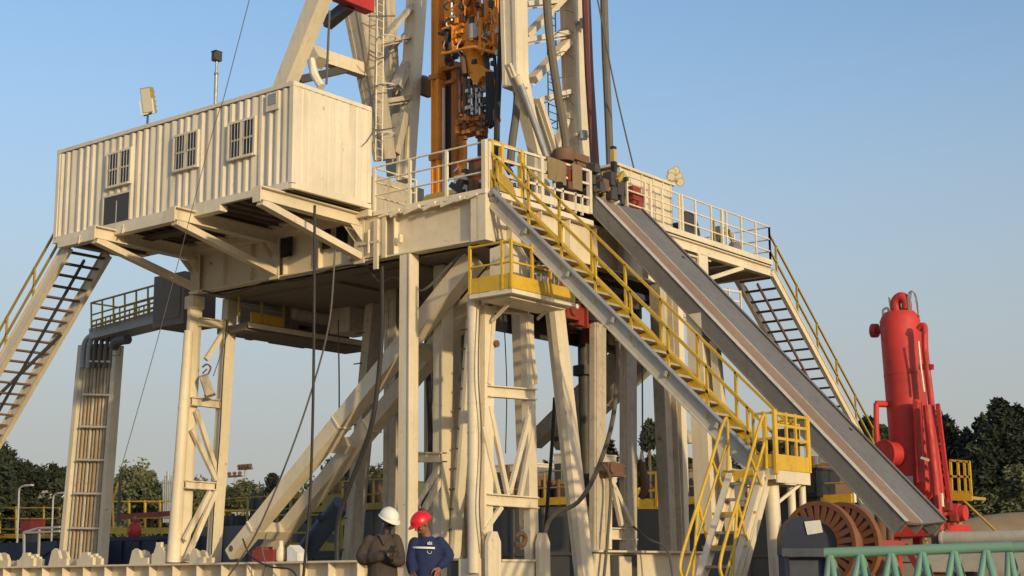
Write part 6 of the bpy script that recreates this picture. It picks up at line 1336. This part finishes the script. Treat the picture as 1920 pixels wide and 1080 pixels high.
# second worker
p2 = person('worker in navy coverall with white chest stripe and red hard hat', place(801, 17.5))
b = MB(); hr = head(b, (-.065, -.05, 1.625), R(-52), R(26), 0)
chain(b, [(0, .02, 1.42), (-.02, -.005, 1.52), (-.05, -.03, 1.59)], [.075, .06, .06])
loft(b, [(0, 0, .88, .15, .11), (0, 0, 1.1, .14, .10), (0, 0, 1.32, .16, .11), (0, 0, 1.42, .12, .08), (0, .01, 1.48, .05, .05)])
for k in (-1, 1): chain(b, [(k*.09, 0, .92), (k*.11, -.02, .50), (k*.12, .02, .10)], [.085, .06, .045]); chain(b, [(k*.12, .03, .07), (k*.14, -.14, .04)], [.045, .035])
chain(b, [(.165, 0, 1.41), (.245, .03, 1.26), (.15, -.10, 1.11)], [.055, .048, .029], sub=8); chain(b, [(-.16, 0, 1.41), (-.19, -.04, 1.19), (-.17, -.20, 1.05)], [.055, .045, .03], sub=8)
hand(b, (.148, -.105, 1.11), (-.25, -.35, -.9), (.6, -.8, .1), 1, .35); hand(b, (-.17, -.2, 1.05), (.1, -.5, -.6), (-.9, -.3, 0), -1, .5)
fuse(b, 'body', SK2, p2, .007)
s_ = MB(); loft(s_, [(0, 0, .80, .165, .13), (0, 0, .92, .170, .132), (0, 0, 1.10, .168, .135), (0, 0, 1.30, .185, .142), (0, .005, 1.40, .165, .118), (0, .01, 1.455, .115, .088), (-.005, .01, 1.49, .075, .068)])
chain(s_, [(.145, .0, 1.40), (.258, .03, 1.255), (.162, -.085, 1.135)], [.082, .076, .05], 12, 8); chain(s_, [(-.145, .0, 1.40), (-.19, -.04, 1.19), (-.172, -.18, 1.07)], [.080, .070, .045], 12, 8)
for k in (-1, 1): chain(s_, [(k*.085, 0, .86), (k*.11, -.02, .50), (k*.12, .02, .14)], [.10, .085, .075])
fuse(s_, 'coverall', SHIRT2, p2, .011, 3, .010, 6)
c_ = MB(); n_ = 14
def band(m, z, h, a0, a1, rx, ry):
    vs = []
    for k in range(n_+1):
        t = a0+(a1-a0)*k/n_; vs += [V((rx*math.cos(t), ry*math.sin(t), z-.012*k/n_)), V((rx*math.cos(t), ry*math.sin(t), z+h-.012*k/n_))]
    m.add(vs, [(2*k, 2*k+2, 2*k+3, 2*k+1) for k in range(n_)])
band(c_, 1.345, .022, R(205), R(300), .200, .158)
o = c_.build('chest_stripe', REFL, None, (0, 0, 0)); o.parent = p2
c_ = MB()
for k in range(5): c_.box(.012+.012*k, .019+.012*k, -.170, -.166, 1.385+.004*(k % 2), 1.41+.006*(k % 3))
c_.box(.012, .07, -.170, -.166, 1.383, 1.388)
c_.path([V((.035+.026*math.cos(t), -.160, 1.30+.022*math.sin(t))) for t in [R(30*k+140) for k in range(9)]], .003, 5)
o = c_.build('chest_badge', REFL, None, (0, 0, 0)); o.parent = p2
t_ = MB()
for k in (-1, 1): chain(t_, [(k*.12, .04, .06), (k*.135, -.08, .05), (k*.145, -.17, .045)], [.058, .052, .045]); chain(t_, [(k*.12, .03, .06), (k*.12, .02, .2)], [.058, .056])
fuse(t_, 'boots', BOOT, p2, .011)
helmet(p2, hr, HAT2)

# loose lines round the skid and floor
hose('ground_cable', 'rubber', 'black cable looping over the skid below the diagonal struts', [(455, 1010), (470, 1042), (505, 1062), (545, 1068), (560, 1090)], .022, 'cable', y=-.35)
hose('ground_cable', 'hose', 'grey cable hanging over the skid beside the jug', [(500, 1000), (492, 1030), (498, 1060), (488, 1090)], .018, 'cable', y=-.3)
hose('floor_cable', 'rubber', 'black cable sagging along the main girder under the cabin brackets', [(380, 545), (430, 552), (500, 528), (560, 525), (640, 500), (690, 497)], .022, 'cable', y=-.06)
hose('floor_cable', 'hose', 'grey hose bundle drooping under the rig floor edge near the centre leg', [(690, 500), (715, 530), (740, 520), (790, 545), (840, 500), (872, 470)], .035, y=.5)
hose('tower_cable', 'rope', 'thin cable tied down the banded pipe of the corner tower', [(900, 560), (897, 700), (903, 820), (899, 950), (905, 1035)], .016, 'cable', x=.12)
hose('tower_cable', 'rubber', 'black line running down the inner leg of the tower beneath the cabin', [(425, 600), (418, 700), (412, 820), (402, 940), (396, 1040)], .018, 'cable', y=1.05)
